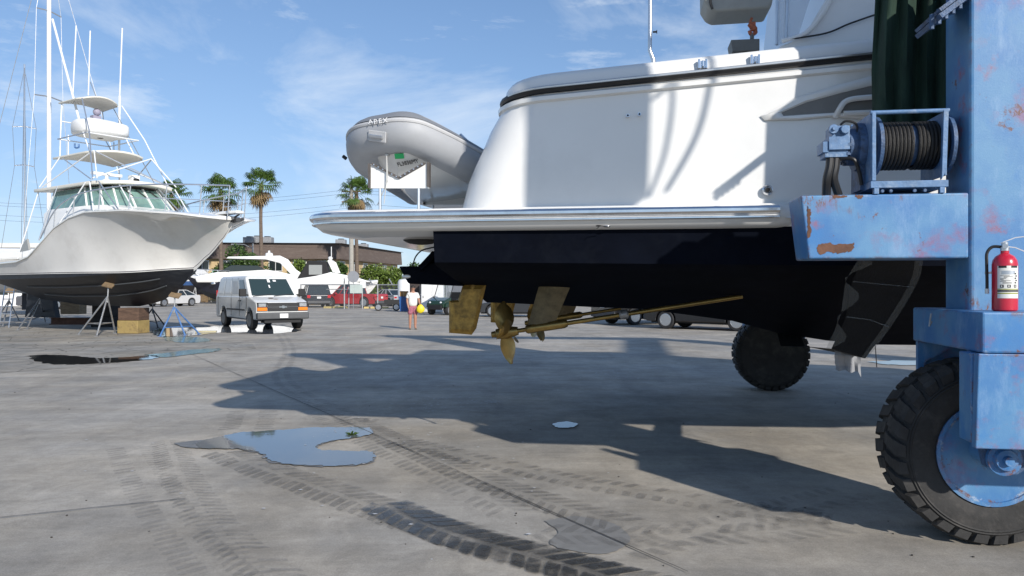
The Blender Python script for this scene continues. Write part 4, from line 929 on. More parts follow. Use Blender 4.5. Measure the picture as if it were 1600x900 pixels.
for f in (.2,.5,.8):
    mb=MB(); p=Vector(b[0]).lerp(Vector(b[7]),f); mb.beam(p+Vector((.06,0,-.04)),p+Vector((.3,.25,-.3)),.04,.03); mb.build('wiper',darkm,sf)
def slab(nm,x0,x1,hw,z,th,mat,crown=.08,front=.25):
    mb=MB(); g=[]
    for i in range(9):
        t=i/8; x=x0+(x1-x0)*t; w_=hw*(1-.1*t-(.12 if t>.95 else 0)); row=[]
        for k in range(9):
            u=k/4-1; row.append((x-(front*abs(u)**2 if t>.8 else 0),u*w_,z+crown*(1-u*u)+.03*t))
        g.append(row)
    mb.grid(g); o=mb.build(nm,mat,sf,smooth=True); s_=o.modifiers.new('t','SOLIDIFY'); s_.thickness=th; s_.offset=-1; b_=o.modifiers.new('b','BEVEL'); b_.width=.02; b_.segments=2; b_.limit_method='ANGLE'; return o
slab('hardtop',-9.9,-5.3,1.62,5.27,.12,cream)
slab('tower_deck',-9.5,-6.6,1.14,6.48,.08,cream)
slab('tower_canopy',-9.7,-8.0,.85,8.62,.06,cream,.12)
# covered control station
mb=MB(); mb.sphere((0,0,0),1,(1,1,1),20,12); o=mb.build('canvas_cover',M('white_canvas',(.8,.8,.79),.75,bump=.4,bs=3),sf,smooth=True); 
for v in o.data.vertices:
    x,y,z=v.co; f=lambda q:math.copysign(abs(q)**.55,q); v.co=(-8.25+.72*f(x),.92*f(y),7.52+.28*f(z)+.10*(1-abs(x))*(z>0)+.03*math.sin(9*x+4*y))
def pipes(name,segs,r=.026,mat=alu):
    for i_,s_ in enumerate(segs):
        mb=MB(); mb.tube(s_,r,7); mb.build(name,(aluraw if name=='tower_pipe' and i_%3==0 else mat),sf,smooth=True)  # every third tower pipe in duller metal, standing in for shaded pipes
fp,fs_,rp,rs=(-8.1,.72,8.6),(-8.1,-.72,8.6),(-9.6,.75,8.6),(-9.6,-.75,8.6)
segs=[]
for s in (-1,1):
    segs+=[[(-8.1,s*.74,8.58),(-7.0,s*1.02,7.2),(-6.0,s*1.4,5.35)],[(-9.6,s*.76,8.58),(-9.5,s*.85,7.4),(-9.0,s*1.1,6.45),(-9.7,s*1.5,5.35)],
      [(-6.6,s*1.05,6.45),(-5.6,s*1.45,5.35)],[(-9.0,s*1.05,6.45),(-5.9,s*1.5,5.33)],[(-6.6,s*1.08,6.45),(-9.5,s*1.5,5.33)],[(-9.7,s*1.5,5.3),(-10.4,s*1.95,2.7)],[(-8.2,s*1.55,5.25),(-8.6,s*2.0,3.3)],
      [(-6.0,s*1.5,5.25),(-5.2,s*1.75,4.1)],[(-6.3,s*1.5,5.25),(-7.8,s*1.95,3.4)],[(-7.3,s*.95,7.2),(-9.5,s*.95,7.2)],[(-8.9,s*.85,6.5),(-8.9,s*.85,7.3)],[(-7.3,s*.85,6.5),(-7.9,s*.8,7.3)],[(-5.6,s*1.4,5.25),(-4.4,s*1.3,4.15)],[(-5.6,s*.7,5.25),(-4.2,s*.9,4.15)]]
segs+=[[(-7.3,-.95,7.2),(-7.3,.95,7.2)],[(-9.5,-.95,7.2),(-9.5,.95,7.2)],[(-6.6,-1.05,6.45),(-6.0,1.4,5.4)],[(-6.6,1.05,6.45),(-6.0,-1.4,5.4)],[(-9.55,-.8,7.9),(-9.55,.8,7.9)]]
pipes('tower_pipe',segs,.022)
# people-like antenna cluster, radar, box
mb=MB(); mb.lathe([(.16,0),(.2,.05),(.16,.14),(.06,.2),(.06,.32),(.001,.34)],(-7.4,-.2,5.42),'z',16); mb.obox((-7.4,-.2,5.78),(.12,1.1,.1)); mb.build('radar_scanner',gel,sf,smooth=True)
mb=MB(); mb.obox((-6.8,.5,5.62),(.3,.3,.3)); mb.obox((-6.8,.5,5.5),(.16,.5,.12)); mb.obox((-6.64,.5,5.6),(.03,.22,.1),mi=1); mb.build('searchlight',[gel,darkm],sf,bevel=.02)
mb=MB(); mb.sphere((-8.7,.1,8.3),.14); mb.obox((-8.8,.1,8.02),(.25,.3,.3)); mb.build('satellite_compass',M('grey_instrument',(.3,.28,.36),.5),sf)
mb=MB(); mb.tube(catmull([S_(117,224,-.6),S_(117,230,-.6),S_(120,231,-.6),S_(123,230,-.6),S_(123,225,-.6)],4),.03,6); mb.build('blue_hook',bluest,sf)
# aerials and outriggers
pipes('whip_aerial',[[S_(114,146,-.3),S_(119,40,-.3)],[S_(138,149,.2),S_(141,48,.2)]],.024)
pipes('outrigger',[[S_(186,243,.9),S_(187,150,.9)],[S_(125,192,-.5),S_(82,30,-.5)]],.042); pipes('outrigger',[[S_(187,150,.9),S_(191,44,.9)]],.026)
pipes('stay_wire',[[S_(157,168,.8),S_(141,128,.8)],[S_(172,160,.8),S_(243,290,.8)]],.015,galv)
# bow rail
rail=[(-8.2,-2.12,3.35),(-7.2,-2.08,4.3),(-6.0,-2.0,4.72),(-4.5,-1.9,4.85),(-3,-1.7,4.88),(-1.6,-1.3,4.85),(-.6,-.75,4.82),(.2,-.3,4.78)]
pipes('bow_rail',[catmull(rail,4),catmull([(x,-y,z) for x,y,z in rail],4)],.024,aluraw)
for x,y,z in rail[1:]:
    for s in (1,-1):
        xx=x-.12; mb=MB(); mb.tube([(x,s*y,z),(xx,s*y*1.0,interp(SH,min(x,-.1))+.0)],.018,6); mb.build('rail_stanchion',aluraw,sf)
mid=[(x,y*1.0,(z+interp(SH,min(x,-.1)))/2) for x,y,z in rail[4:]]
pipes('bow_rail',[mid,[(x,-y,z) for x,y,z in mid]],.014,aluraw)
# -------------------------------------------------------------- sailboats behind
def sailboat(lab,X,Y,L,rz,ztop,mastr,hullmat,spread):
    t=thing('sailboat',lab,'sailboat',(X,Y,0),rz,None)
    rows=[]
    for x,hbb,zs in ((-.5,.25,2.9),(-.3,.36,2.85),(0,.42,2.8),(.25,.34,2.95),(.42,.15,3.15),(.5,.01,3.3)):
        b=hbb*3.3; z0=1.3+ (abs(x)**3)*5
        rows.append([(x*L,-b,zs),(x*L,-b*.9,zs-.6),(x*L,-b*.5,z0+.2),(x*L,0,z0),(x*L,b*.5,z0+.2),(x*L,b*.9,zs-.6),(x*L,b,zs)])
    mb=MB(); mb.grid(rows); mb.grid([[r[0],r[6]] for r in rows]); mb.add(rows[0],[tuple(range(7))]); mb.build('hull',hullmat,t,smooth=True)
    mb=MB(); mb.prism([(-.12*L,.3),(.05*L,.3),(.02*L,1.6),(-.1*L,1.6)],-.12,.12); mb.build('keel',blackbot,t)
    mb=MB(); mb.prism([(-.3*L,2.8),(.15*L,2.9),(.05*L,3.3),(-.28*L,3.4)],-.8,.8); mb.build('coachroof',gel,t,bevel=.1)
    mb=MB(); mb.tube([(0,0,2.8),(0,0,ztop)],mastr,8); mb.build('mast',(alu if mastr>.09 else aluraw),t,smooth=True)
    for z,w_ in spread:
        mb=MB(); mb.tube([(0,-w_,z),(0,0,z+.08),(0,w_,z)],.03,5); mb.build('spreader',aluraw,t)
    for s in (-1,1):
        mb=MB(); pts=[(0,s*1.3,2.9)]+[(0,s*w_,z) for z,w_ in spread]+[(0,0,ztop-.3)]; mb.tube(pts,.012,4); mb.build('shroud',galv,t)
    for x in (-.48*L,.48*L):
        mb=MB(); mb.tube([(x,0,3.1),(0,0,ztop-.1)],.014,4); mb.build('stay',galv,t)
    return t
sailboat('sailboat behind the tuna tower, its thick pale mast running out of the picture',-20.5,34,11,R(-20),17.5,.092,gel2,[(10.0,.7),(13.8,.6)])
sailboat('sailboat at the far left with a thin dark mast carrying two small crossed spreaders',-29.2,46,8,R(-60),15.0,.05,M('buff_hull',(.5,.45,.33),.4),[(8.9,.5),(11.2,.6)])
# -------------------------------------------------------------- stands and blocks
def jack(feet,apex,lab,mat,Y0=None,pad=True,grp='jack stands under the sport fishing boat'):
    ft=[G(*f) for f in feet]; c=sum(ft,Vector())/3; A=P(apex[0],apex[1],c.y)
    t=thing('jack_stand',lab,'jack stand',(c.x,c.y,0),0,grp); A=A-Vector((c.x,c.y,0)); 
    for f in ft:
        f=f-Vector((c.x,c.y,0)); mb=MB(); mb.tube([f+Vector((0,0,.02)),A+Vector((0,0,-.25))*(1)],.028,7); mb.obox(f+Vector((0,0,.012)),(.12,.1,.02)); mb.build('leg',mat,t)
    f2=[f-Vector((c.x,c.y,0)) for f in ft]; mb=MB()
    k=.3
    q=[f.lerp(A+Vector((0,0,-.25)),k) for f in f2]; mb.tube([q[0],q[1]],.014,5); mb.tube([q[1],q[2]],.014,5); mb.tube([q[2],q[0]],.014,5); mb.build('brace',mat,t)
    mb=MB(); mb.tube([A+Vector((0,0,-.45)),A+Vector((.02,.02,.12))],.024,8); mb.build('screw_post',galv,t,smooth=True)
    if pad: mb=MB(); mb.obox(A+Vector((.02,.04,.15)),(.34,.3,.04),Matrix.Rotation(R(28),3,'X')@Matrix.Rotation(R(15),3,'Y')); mb.build('pad',woodm,t)
    return t
jack([(123,523),(151,526),(180,521)],(168,452),'bare metal jack stand with splayed legs, nearest one under the middle of the black hull',galv)
jack([(28,516),(42,515),(71,503)],(62,458),'rusty grey jack stand second from the left under the stern of the fishing boat',galv)
jack([(-14,514),(4,511),(30,501)],(14,460),'leftmost jack stand, half cut by the picture edge beside the ladder',galv)
jack([(219,509),(247,513),(258,510)],(238,473),'thin dark jack stand right of the yellow block',rubber,pad=False)
jack([(250,526),(289,524),(311,522)],(272,468),'blue jack stand standing at the wet patch under the bow',bluest)
jack([(56,493),(68,494),(76,491)],(67,473),'small blue jack stand far behind under the stern',bluest)
ld=thing('aluminium_ladder','short aluminium ladder leaning at the stern of the fishing boat on the left edge','ladder',G(6,512)); 
for dx in (0,.4):
    mb=MB(); mb.tube([(dx-.2,0,0),(dx-.2,.5,2.2)],.025,6); mb.build('rail',aluraw,ld)
for i in range(7):
    mb=MB(); mb.tube([(-.2,.06+i*.07,.25+i*.3),(.2,.06+i*.07,.25+i*.3)],.018,6); mb.build('rung',aluraw,ld)
b=G(201,521.5); bt=thing('keel_block','yellow timber keel block with dark scuffs, lower one of its stack','block',(b.x,b.y+.35,0),R(-8)); mb=MB(); mb.box(-.39,.39,-.35,.35,.006,.46); 
mb.build('block',yellowm,bt,bevel=.02)
bt=thing('keel_block','dark brown timber block stacked on the yellow one under the keel','block',(b.x,b.y+.37,0),R(-6)); mb=MB(); mb.box(-.38,.38,-.34,.34,.463,.90); mb.build('block',M('dark_brown_timber',(.1,.06,.04),.8,var=.4,vs=4,bump=.4,bs=16,stretch=(1,1,4)),bt,bevel=.02)
b=G(158,511); bt=thing('keel_block','black timber keel block left of the yellow block','block',(b.x,b.y+.4,0),R(-5)); mb=MB(); mb.box(-.45,.45,-.35,.35,0,.42); mb.box(-.42,.42,-.32,.32,.423,.93); mb.build('block',M('tarred_timber',(.03,.025,.022),.85,var=.4,bump=.3,bs=16),bt,bevel=.02)
b=G(125,507); bt=thing('steel_beam','long rusty steel I beam lying under the fishing boat hull','steel beam',(b.x,b.y,0),R(-3)); mb=MB(); mb.box(-1.3,1.0,-.15,.15,0,.03); mb.box(-1.3,1.0,-.02,.02,.03,.27); mb.box(-1.3,1.0,-.15,.15,.27,.3); mb.build('beam',rust,bt)
b=G(115,500); bt=thing('keel_block','wide dark block standing on the steel beam beneath the hull','block',(b.x,b.y,0),R(-5)); mb=MB(); mb.box(-.5,.5,-.3,.3,.303,.93); mb.build('block',woodm,bt,bevel=.03)
b=G(322,520); pl=thing('plank','pale plank lying in the wet patch beside the blue jack stand','plank',(b.x,b.y,.02),R(10)); mb=MB(); mb.box(-.35,.35,-.1,.1,0,.05); mb.build('board',M('pale_plank',(.45,.4,.25),.8,var=.2),pl)
# ================================================================ VEHICLES
def wheel(parent,x,y,r,w,sgn,rimm=None,spokes=5):
    mb=MB(); mb.lathe([(r*.62,-w/2),(r*.9,-w/2-.005),(r,-w/2+.03),(r,w/2-.03),(r*.9,w/2+.005),(r*.62,w/2)],(0,0,0),'y',26)
    t=mb.build('wheel',tyre2,parent,smooth=True,angle=40,loc=(x,y,r))
    mb=MB(); s=sgn
    mb.lathe([(r*.66,s*w*.5),(r*.6,s*w*.3),(r*.12,s*w*.25)],(0,0,0),'y',22,mi=1)
    mb.lathe([(r*.68,s*w*.52),(r*.62,s*w*.53),(r*.6,s*w*.45)],(0,0,0),'y',22); mb.lathe([(r*.16,s*w*.5),(.001,s*w*.52)],(0,0,0),'y',12)
    for k in range(spokes):
        a=6.2832*k/spokes; rot=Matrix.Rotation(-a,3,'Y'); mb.obox(rot@Vector((r*.38,s*w*.42,0)),(r*.5,.03,r*.17),rot)
    mb.build('rim',[rimm or M('alloy_rim',(.5,.5,.52),.3,.8),darkm],t,smooth=True,angle=30)
rimA=M('silver_alloy_rim',(.52,.53,.55),.25,.85); rimS=M('grey_steel_rim',(.22,.22,.22),.5,.4)
def paint(name,col,rough=.22): return M(name,col,rough,coat=.6,var=.04,vs=2,spec=.5)
def outline(L,zb,zs,xf,xr,ra,hood,belt,r_):
    """side outline with wheel arches: hood=(zfront,xcowl,zcowl), belt rear z"""
    pts=[(-L/2+.06,zs+.06),(-L/2+.12,zs)]
    for xc_ in (xr,xf):
        a0=math.asin(min(.95,(zs-r_)/ra)) if abs(zs-r_)<ra else 0
        for k in range(13):
            a=math.pi-a0-(math.pi-2*a0)*k/12; pts.append((xc_+ra*math.cos(a),r_+ra*math.sin(a)))
    pts+=[(L/2-.12,zs),(L/2-.03,zs+.1),(L/2,zs+.3),(L/2-.03,hood[0]-.12),(L/2-.12,hood[0]),(hood[1],hood[2]),(-L/2+.1,belt),(-L/2+.01,belt-.1),(-L/2,zs+.3)]
    return pts
def car(name,cat,label,X,Y,rz,pm,L=4.6,W=1.85,H=1.5,kind='sedan',wr=.34,group='vehicles parked along the yard fence',rim=None,lights=True):
    t=thing(name,label,cat,(X,Y,0),rz,group)
    K={'sedan':dict(hood=(.72,L*.22,.92),belt=.98,g=(-L*.42,L*.24,-L*.22,L*.04)),
       'suv':dict(hood=(.95,L*.24,1.1),belt=1.12,g=(-L*.485,L*.25,-L*.43,L*.08)),
       'pickup':dict(hood=(1.0,L*.26,1.12),belt=1.12,g=(-L*.12,L*.27,-L*.09,L*.13))}[kind]
    xf,xr=L*.31,-L*.30; zs=.3 if kind!='sedan' else .24
    o=outline(L,0,zs,xf,xr,wr*1.16,K['hood'],K['belt'],wr)
    mb=MB(); mb.prism(o,-W/2,W/2); mb.build('body',pm,t,bevel=.05,seg=3)
    mb=MB(); mb.box(-L/2+.2,L/2-.2,-W/2+.25,W/2-.25,zs-.06,K['belt']-.3); mb.build('underbody',darkm,t)
    g0,g1,r0,r1=K['g']; zb=K['belt']-.03; hw,ht=W/2-.05,W/2-.22
    mb=MB(); mb.grid([[(g0,-hw,zb),(g1,-hw,zb),(g1,hw,zb),(g0,hw,zb)],[(r0,-ht,H-.05),(r1,-ht,H-.05),(r1,ht,H-.05),(r0,ht,H-.05)]],cu=True); mb.add([(r0,-ht,H-.05),(r1,-ht,H-.05),(r1,ht,H-.05),(r0,ht,H-.05)],[(0,1,2,3)]); mb.build('window_glass',dkglass,t)
    mb=MB(); mb.prism([(r0-.05,H-.07),(r1+.06,H-.07),(r1-.1,H),(r0+.08,H)],-ht-.03,ht+.03)
    def gp(x0,x1,f,s):
        a=Vector((g0+(g1-g0)*f,s*(hw+.004),zb)); b_=Vector((r0+(r1-r0)*f,s*(ht+.006),H-.05)); mb.beam(a,b_,.05,.06)
    for s in (-1,1):
        for f in (0,.36,.68,1): gp(0,0,f,s)
    mb.build('roof',pm,t,bevel=.02)
    if kind=='pickup':
        mb=MB(); mb.box(-L/2+.12,g0-.05,-W/2+.12,W/2-.12,K['belt']-.02,K['belt']+.012); mb.build('bed_liner',darkm,t)
    for xx in (xf,xr):
        for s in (-1,1): wheel(t,xx,s*(W/2-.13),wr,.24,s,rim or rimA)
    for s in (-1,1):
        mb=MB(); mb.obox((-L/2+.03,s*(W/2-.16),K['belt']-.22),(.1,.26,.24 if kind!='sedan' else .16)); mb.build('tail_light',redl,t,bevel=.02)
        mb=MB(); mb.obox((L/2-.09,s*(W/2-.26),K['hood'][0]-.14),(.16,.36,.15)); mb.build('headlight',clearl,t,bevel=.03)
        mb=MB(); mb.obox((L*.19,s*(W/2+.08),K['belt']+.03),(.12,.2,.15)); mb.build('wing_mirror',pm,t,bevel=.03)
    for s,n_ in ((-1,'rear_bumper'),(1,'front_bumper')):
        mb=MB(); mb.obox((s*(L/2-.02),0,zs+.15),(.12,W-.1,.22)); mb.build(n_,greyplastic,t,bevel=.03)
    mb=MB(); mb.obox((-L/2-.045,0,zs+.32 if kind=='sedan' else K['belt']-.3),(.012,.32,.16)); mb.build('licence_plate',whitep,t)
    return t
# ------------- the van
VO=(-8.78,29.3); va=R(-54)   # local +x = heading
van=thing('cargo_van','dusty white cargo van with amber indicators and grey bumper parked by the puddle','van',(VO[0],VO[1],0),va)
# origin at the front axle line, x forward
L=5.6; xf,xr=-.78,-4.25; W=2.0; wr=.37
o=[(-5.3,.42),(-5.25,.36)]
for xc_ in (xr,xf):
    for k in range(13):
        a=math.pi-k*math.pi/12; o.append((xc_+.46*math.cos(a),.40+.44*math.sin(a)*1.0))
o+=[(.05,.4),(.1,.52),(.1,.98),(.02,1.06),(-.25,1.14),(-.72,1.24),(-.98,1.28),(-5.3,1.28),(-5.36,1.2),(-5.36,.6)]
mb=MB(); mb.prism(o,-W/2,W/2); mb.build('body',vanp,van,bevel=.05,seg=3)
hw,ht=W/2-.015,W/2-.2
def fr_(f): return hw+(ht-hw)*f
zb,zr=1.25,2.08
lower=[(-.92,-hw),(-.92,hw),(-5.33,hw),(-5.33,-hw)]; 
rws=[[(-.88,-hw+.02,zb),(-.88,hw-.02,zb),(-5.34,hw,zb),(-5.34,-hw,zb)],[(-1.72,-ht-.05,zr-.07),(-1.72,ht+.05,zr-.07),(-5.2,ht+.05,zr-.07),(-5.2,-ht-.05,zr-.07)],[(-1.86,-ht+.03,zr),(-1.86,ht-.03,zr),(-5.1,ht-.03,zr),(-5.1,-ht+.03,zr)]]
mb=MB(); mb.grid(rws,cu=True); mb.add(rws[-1],[(0,1,2,3)]); mb.build('upper_body',vanp,van,bevel=.05,seg=3)
A=[Vector(v) for v in rws[0]]; B=[Vector(v) for v in rws[1]]
def quad(p00,p01,p10,p11,u0,u1,v0,v1,out):
    f=lambda u,v:(p00.lerp(p01,u)).lerp(p10.lerp(p11,u),v); q=[f(u0,v0),f(u1,v0),f(u1,v1),f(u0,v1)]; n_=(q[1]-q[0]).cross(q[3]-q[0]).normalized()*out; return q,n_
def panel(nm,mat,args,th=.012,parent=van):
    q,n_=quad(*args); mb=MB(); mb.add([v+n_ for v in q]+[v-n_ for v in q],[(0,1,2,3),(7,6,5,4),(0,4,5,1),(1,5,6,2),(2,6,7,3),(3,7,4,0)]); return mb.build(nm,mat,parent,bevel=.01)
wsg=M('van_windscreen_glass',(.03,.05,.05),.06,spec=.9)
panel('windscreen',wsg,(A[0],A[1],B[0],B[1],.06,.94,.08,.93,.012))
mb=MB(); q,n_=quad(A[0],A[1],B[0],B[1],.47,.53,.74,.9,.02); mb.add([v+n_ for v in q],[(0,1,2,3)]); q,n_=quad(A[0],A[1],B[0],B[1],.6,.67,.78,.87,.02); mb.add([v+n_ for v in q],[(0,1,2,3)]); q,n_=quad(A[0],A[1],B[0],B[1],.46,.49,.45,.6,.02); mb.add([v+n_ for v in q],[(0,1,2,3)]); mb.build('windscreen_papers',whitep,van)
mb=MB(); q,n_=quad(A[0],A[1],B[0],B[1],.08,.45,.03,.1,.025); mb.beam(q[0]+n_,q[2]+n_,.02,.02); q,n_=quad(A[0],A[1],B[0],B[1],.5,.9,.03,.12,.025); mb.beam(q[0]+n_,q[2]+n_,.02,.02); mb.build('wiper',darkm,van)
for s,(a,b,c_,d) in ((-1,(A[0],A[3],B[0],B[3])),(1,(A[1],A[2],B[1],B[2]))):
    panel('door_window',dkglass,(a,b,c_,d,.075,.235,.1,.88,.012))
    mb=MB(); 
    for u in (.26,.50,.74):
        q,n_=quad(a,b,c_,d,u,u+.004,0,1,.004); mb.add([v+n_ for v in q]+[v-n_ for v in q],[(0,1,2,3),(7,6,5,4)])
    mb.build('door_seam',darkm,van)
    panel('side_panel',M('van_side_recess',(.56,.57,.57),.35,dirt=(.4,.38,.35),dscale=3,damt=.4),(a,b,c_,d,.28,.48,.15,.85,.006)); panel('side_panel',vanp,(a,b,c_,d,.53,.72,.15,.85,.006)); panel('side_panel',vanp,(a,b,c_,d,.77,.95,.15,.85,.006))
    mb=MB(); y=s*(W/2+.004)
    for x in (-1.1,-1.98,-3.1,-5.0): mb.box(x-.006,x+.006,y-.006,y+.002,.5,1.25)
    mb.build('door_seam',darkm,van)
    mb=MB(); mb.box(-1.9,-1.78,y-.01,y+.03,1.08,1.12); mb.box(-2.15,-2.03,y-.01,y+.03,1.08,1.12); mb.build('door_handle',greyplastic,van)
    mb=MB(); mb.box(-3.75,-1.3,y-.01,y+.012,.72,.78); mb.build('side_moulding',greyplastic,van)
    mb=MB(); mb.obox((-1.02,s*(W/2+.17),1.42),(.14,.26,.3)); mb.beam((-1.0,s*(W/2-.05),1.32),(-1.0,s*(W/2+.12),1.36),.05,.05); mb.build('wing_mirror',darkm,van,bevel=.03)
    wheel(van,xf,s*(W/2-.12),wr,.24,s,rimS,8); wheel(van,xr,s*(W/2-.12),wr,.24,s,rimS,8)
    mb=MB(); mb.box(.0,.118,min(s*.59,s*.975),max(s*.59,s*.975),.72,1.05); mb.build('lamp_surround',darkm,van)
    mb=MB(); mb.box(.04,.14,min(s*.64,s*.93),max(s*.64,s*.93),.885,1.02); mb.build('headlight',M('glassy_headlight',(.4,.42,.43),.1,.3,var=.3,vs=20),van,bevel=.02)
    mb=MB(); mb.box(.05,.13,s*.6 if s>0 else -.97,.97 if s>0 else -.6,.74,.865); mb.build('indicator',orangel,van,bevel=.012)
    mb=MB(); mb.box(-5.40,-5.33,min(s*.8,s*.98),max(s*.8,s*.98),1.0,1.5); mb.build('tail_light',redl,van)
mb=MB(); mb.box(.09,.125,-.58,.58,.72,1.04); mb.build('grille',darkm,van)
mb=MB()
for z in (.76,.82,.94,.99): mb.box(.12,.135,-.57,.57,z-.008,z+.008)
mb.build('grille_bar',greyplastic,van)
mb=MB(); mb.box(.125,.15,-.59,.59,.85,.905); mb.build('grille_band',greyplastic,van,bevel=.008)
mb=MB(); bo=[(-.15,-.025),(-.05,-.025),(-.045,-.05),(.045,-.05),(.05,-.025),(.15,-.025),(.13,.025),(.05,.025),(.045,.05),(-.045,.05),(-.05,.025),(-.17,.025)]
mb.prism([(a,.88+b) for a,b in bo],.15,.165,'yz'); mb.build('emblem',chromep,van)
mb=MB(); mb.box(.0,.24,-1.0,1.0,.42,.68); mb.build('front_bumper',M('grey_bumper_plastic',(.085,.088,.092),.55,var=.1),van,bevel=.05,seg=3)
mb=MB(); mb.box(-.3,.12,-.7,.7,.28,.42); mb.build('air_dam',darkm,van)
mb=MB(); mb.box(.24,.252,-.16,.16,.47,.63); mb.build('licence_plate',whitep,van)
mb=MB(); mb.box(-5.0,-.3,-.72,.72,.34,.9); mb.build('underbody',darkm,van)
mb=MB(); mb.sphere((-.5,-.25,1.225),.1,(1,1.2,.1)); mb.sphere((-.35,-.1,1.19),.07,(.8,1.3,.1)); mb.build('bonnet_chip',M('peeled_primer',(.35,.3,.27),.8),van)
# ------------- parked cars and others
def at(px,Y): return ((px-800)/F*Y,Y)
def C(px,Y,*a,**k): pass
x,y=at(486,63.5); car('parked_car','suv','black sport utility vehicle parked behind the white van, rear towards us',x,y+1.3,R(112),paint('black_car_paint',(.012,.014,.02)),4.7,1.95,1.85,'suv',.38)
x,y=at(549,63); car('pickup_truck','pickup truck','bright red pickup truck with extended cab behind the gate',x,y+1.0,R(157),paint('bright_red_paint',(.36,.012,.018)),5.4,2.0,1.9,'pickup',.42)
x,y=at(604,68); car('parked_car','car','silver saloon parked right of the red pickup with its red tail light showing',x,y+1.5,R(130),paint('silver_paint',(.42,.43,.44)),4.6,1.8,1.48,'sedan')
x,y=at(612,76); car('parked_car','car','dark blue saloon behind the silver one',x,y+1.5,R(140),paint('dark_blue_paint',(.03,.05,.1)),4.6,1.8,1.65,'sedan')
x,y=at(640,72); car('parked_car','car','dark blue hatchback behind the blue bin',x,y+1.5,R(110),paint('navy_blue_paint',(.02,.03,.06)),4.4,1.8,1.6,'suv')
x,y=at(257,66); car('parked_car','car','silver car seen under the bow of the sport fishing boat',x,y+1.5,R(-120),paint('pale_silver_paint',(.5,.5,.5)),4.5,1.8,1.45,'sedan')
x,y=at(60,58); car('parked_car','car','grey car half hidden behind the stern jack stands',x,y+1.5,R(-10),paint('mid_grey_paint',(.12,.12,.13)),4.5,1.8,1.45,'sedan')
x,y=at(1118,29.0); car('parked_car','suv','black sport utility vehicle whose silver wheel shows under the yacht, nearest to the lift wheel',x,y+.9,R(-38),paint('gloss_black_paint',(.01,.01,.012)),4.7,1.9,1.7,'suv',.36,'vehicles parked beyond the yacht')
x,y=at(992,33.5); car('pickup_truck','pickup truck','black pickup truck under the middle of the yacht, left of the silver wheeled vehicle',x+.9,y+1.2,R(28),paint('jet_black_paint',(.012,.012,.014)),5.2,1.9,1.75,'pickup',.37,'vehicles parked beyond the yacht')
x,y=at(830,42); car('parked_car','car','dark saloon seen beyond the near propeller',x-.6,y+1,R(172),paint('charcoal_paint',(.03,.032,.036)),4.6,1.85,1.5,'sedan',.34,'vehicles parked beyond the yacht')
x,y=at(1215,31); car('pickup_truck','pickup truck','dark red pickup truck beyond the far lift wheel',x+.6,y+2.5,R(-20),paint('dark_red_paint',(.12,.01,.012)),5.2,1.95,1.8,'pickup',.38,'vehicles parked beyond the yacht')
# ------------- golf cart
gx,gy=at(697,45.5); gc=thing('utility_cart','dark green utility cart with clear screen parked right of the standing man','golf cart',(gx,gy+1.0,0),R(-118))
gp=paint('dark_green_paint',(.012,.035,.02))
mb=MB(); g=[[(1.35,-.45,.62),(1.35,.45,.62)],[(1.25,-.5,.82),(1.25,.5,.82)],[(.5,-.58,1.02),(.5,.58,1.02)],[(.45,-.58,.5),(.45,.58,.5)]]; mb.prism([(1.35,.45),(1.38,.68),(1.22,.85),(.5,1.05),(.42,.45),(-1.2,.42),(-1.25,.8),(-.4,.85),(-.3,.6),(.3,.38)],-.6,.6); mb.build('body',gp,gc,bevel=.06,seg=3)
mb=MB(); mb.box(1.25,1.45,-.5,.5,.32,.6); mb.build('front_bumper',darkm,gc,bevel=.05)
for s in (-1,1):
    for xx in (.85,-.85): wheel(gc,xx,s*.58,.29,.24,s,rimS)
    mb=MB(); mb.sphere((1.33,s*.38,.74),.075,(.5,1,.8)); mb.build('headlight',clearl,gc,smooth=True)
    mb=MB(); mb.tube(catmull([(.62,s*.56,1.0),(.35,s*.56,1.5),(.15,s*.55,1.85),(-.2,s*.55,1.9),(-.8,s*.55,1.88),(-1.0,s*.55,.8)],5),.024,6); mb.build('roll_bar',darkm,gc)
    mb=MB(); mb.prism([(.4,.45),(1.25,.45),(1.2,.66),(.85,.74),(.5,.66)],min(s*.6,s*.7),max(s*.6,s*.7)); mb.build('fender',gp,gc,bevel=.03)
mb=MB(); mb.add([(.6,-.53,1.02),(.6,.53,1.02),(.17,.53,1.83),(.17,-.53,1.83)],[(0,1,2,3)]); mb.build('windscreen',glass('scratched_screen',(.6,.65,.66),.2,.3),gc)
mb=MB(); mb.box(-.75,-.25,-.52,.52,.8,.95); mb.box(-.85,-.72,-.52,.52,.9,1.35); mb.build('seat',darkm,gc,bevel=.04)
mb=MB(); mb.box(-.9,.2,-.6,.6,1.88,1.93); mb.build('canopy',whitep,gc,bevel=.02)
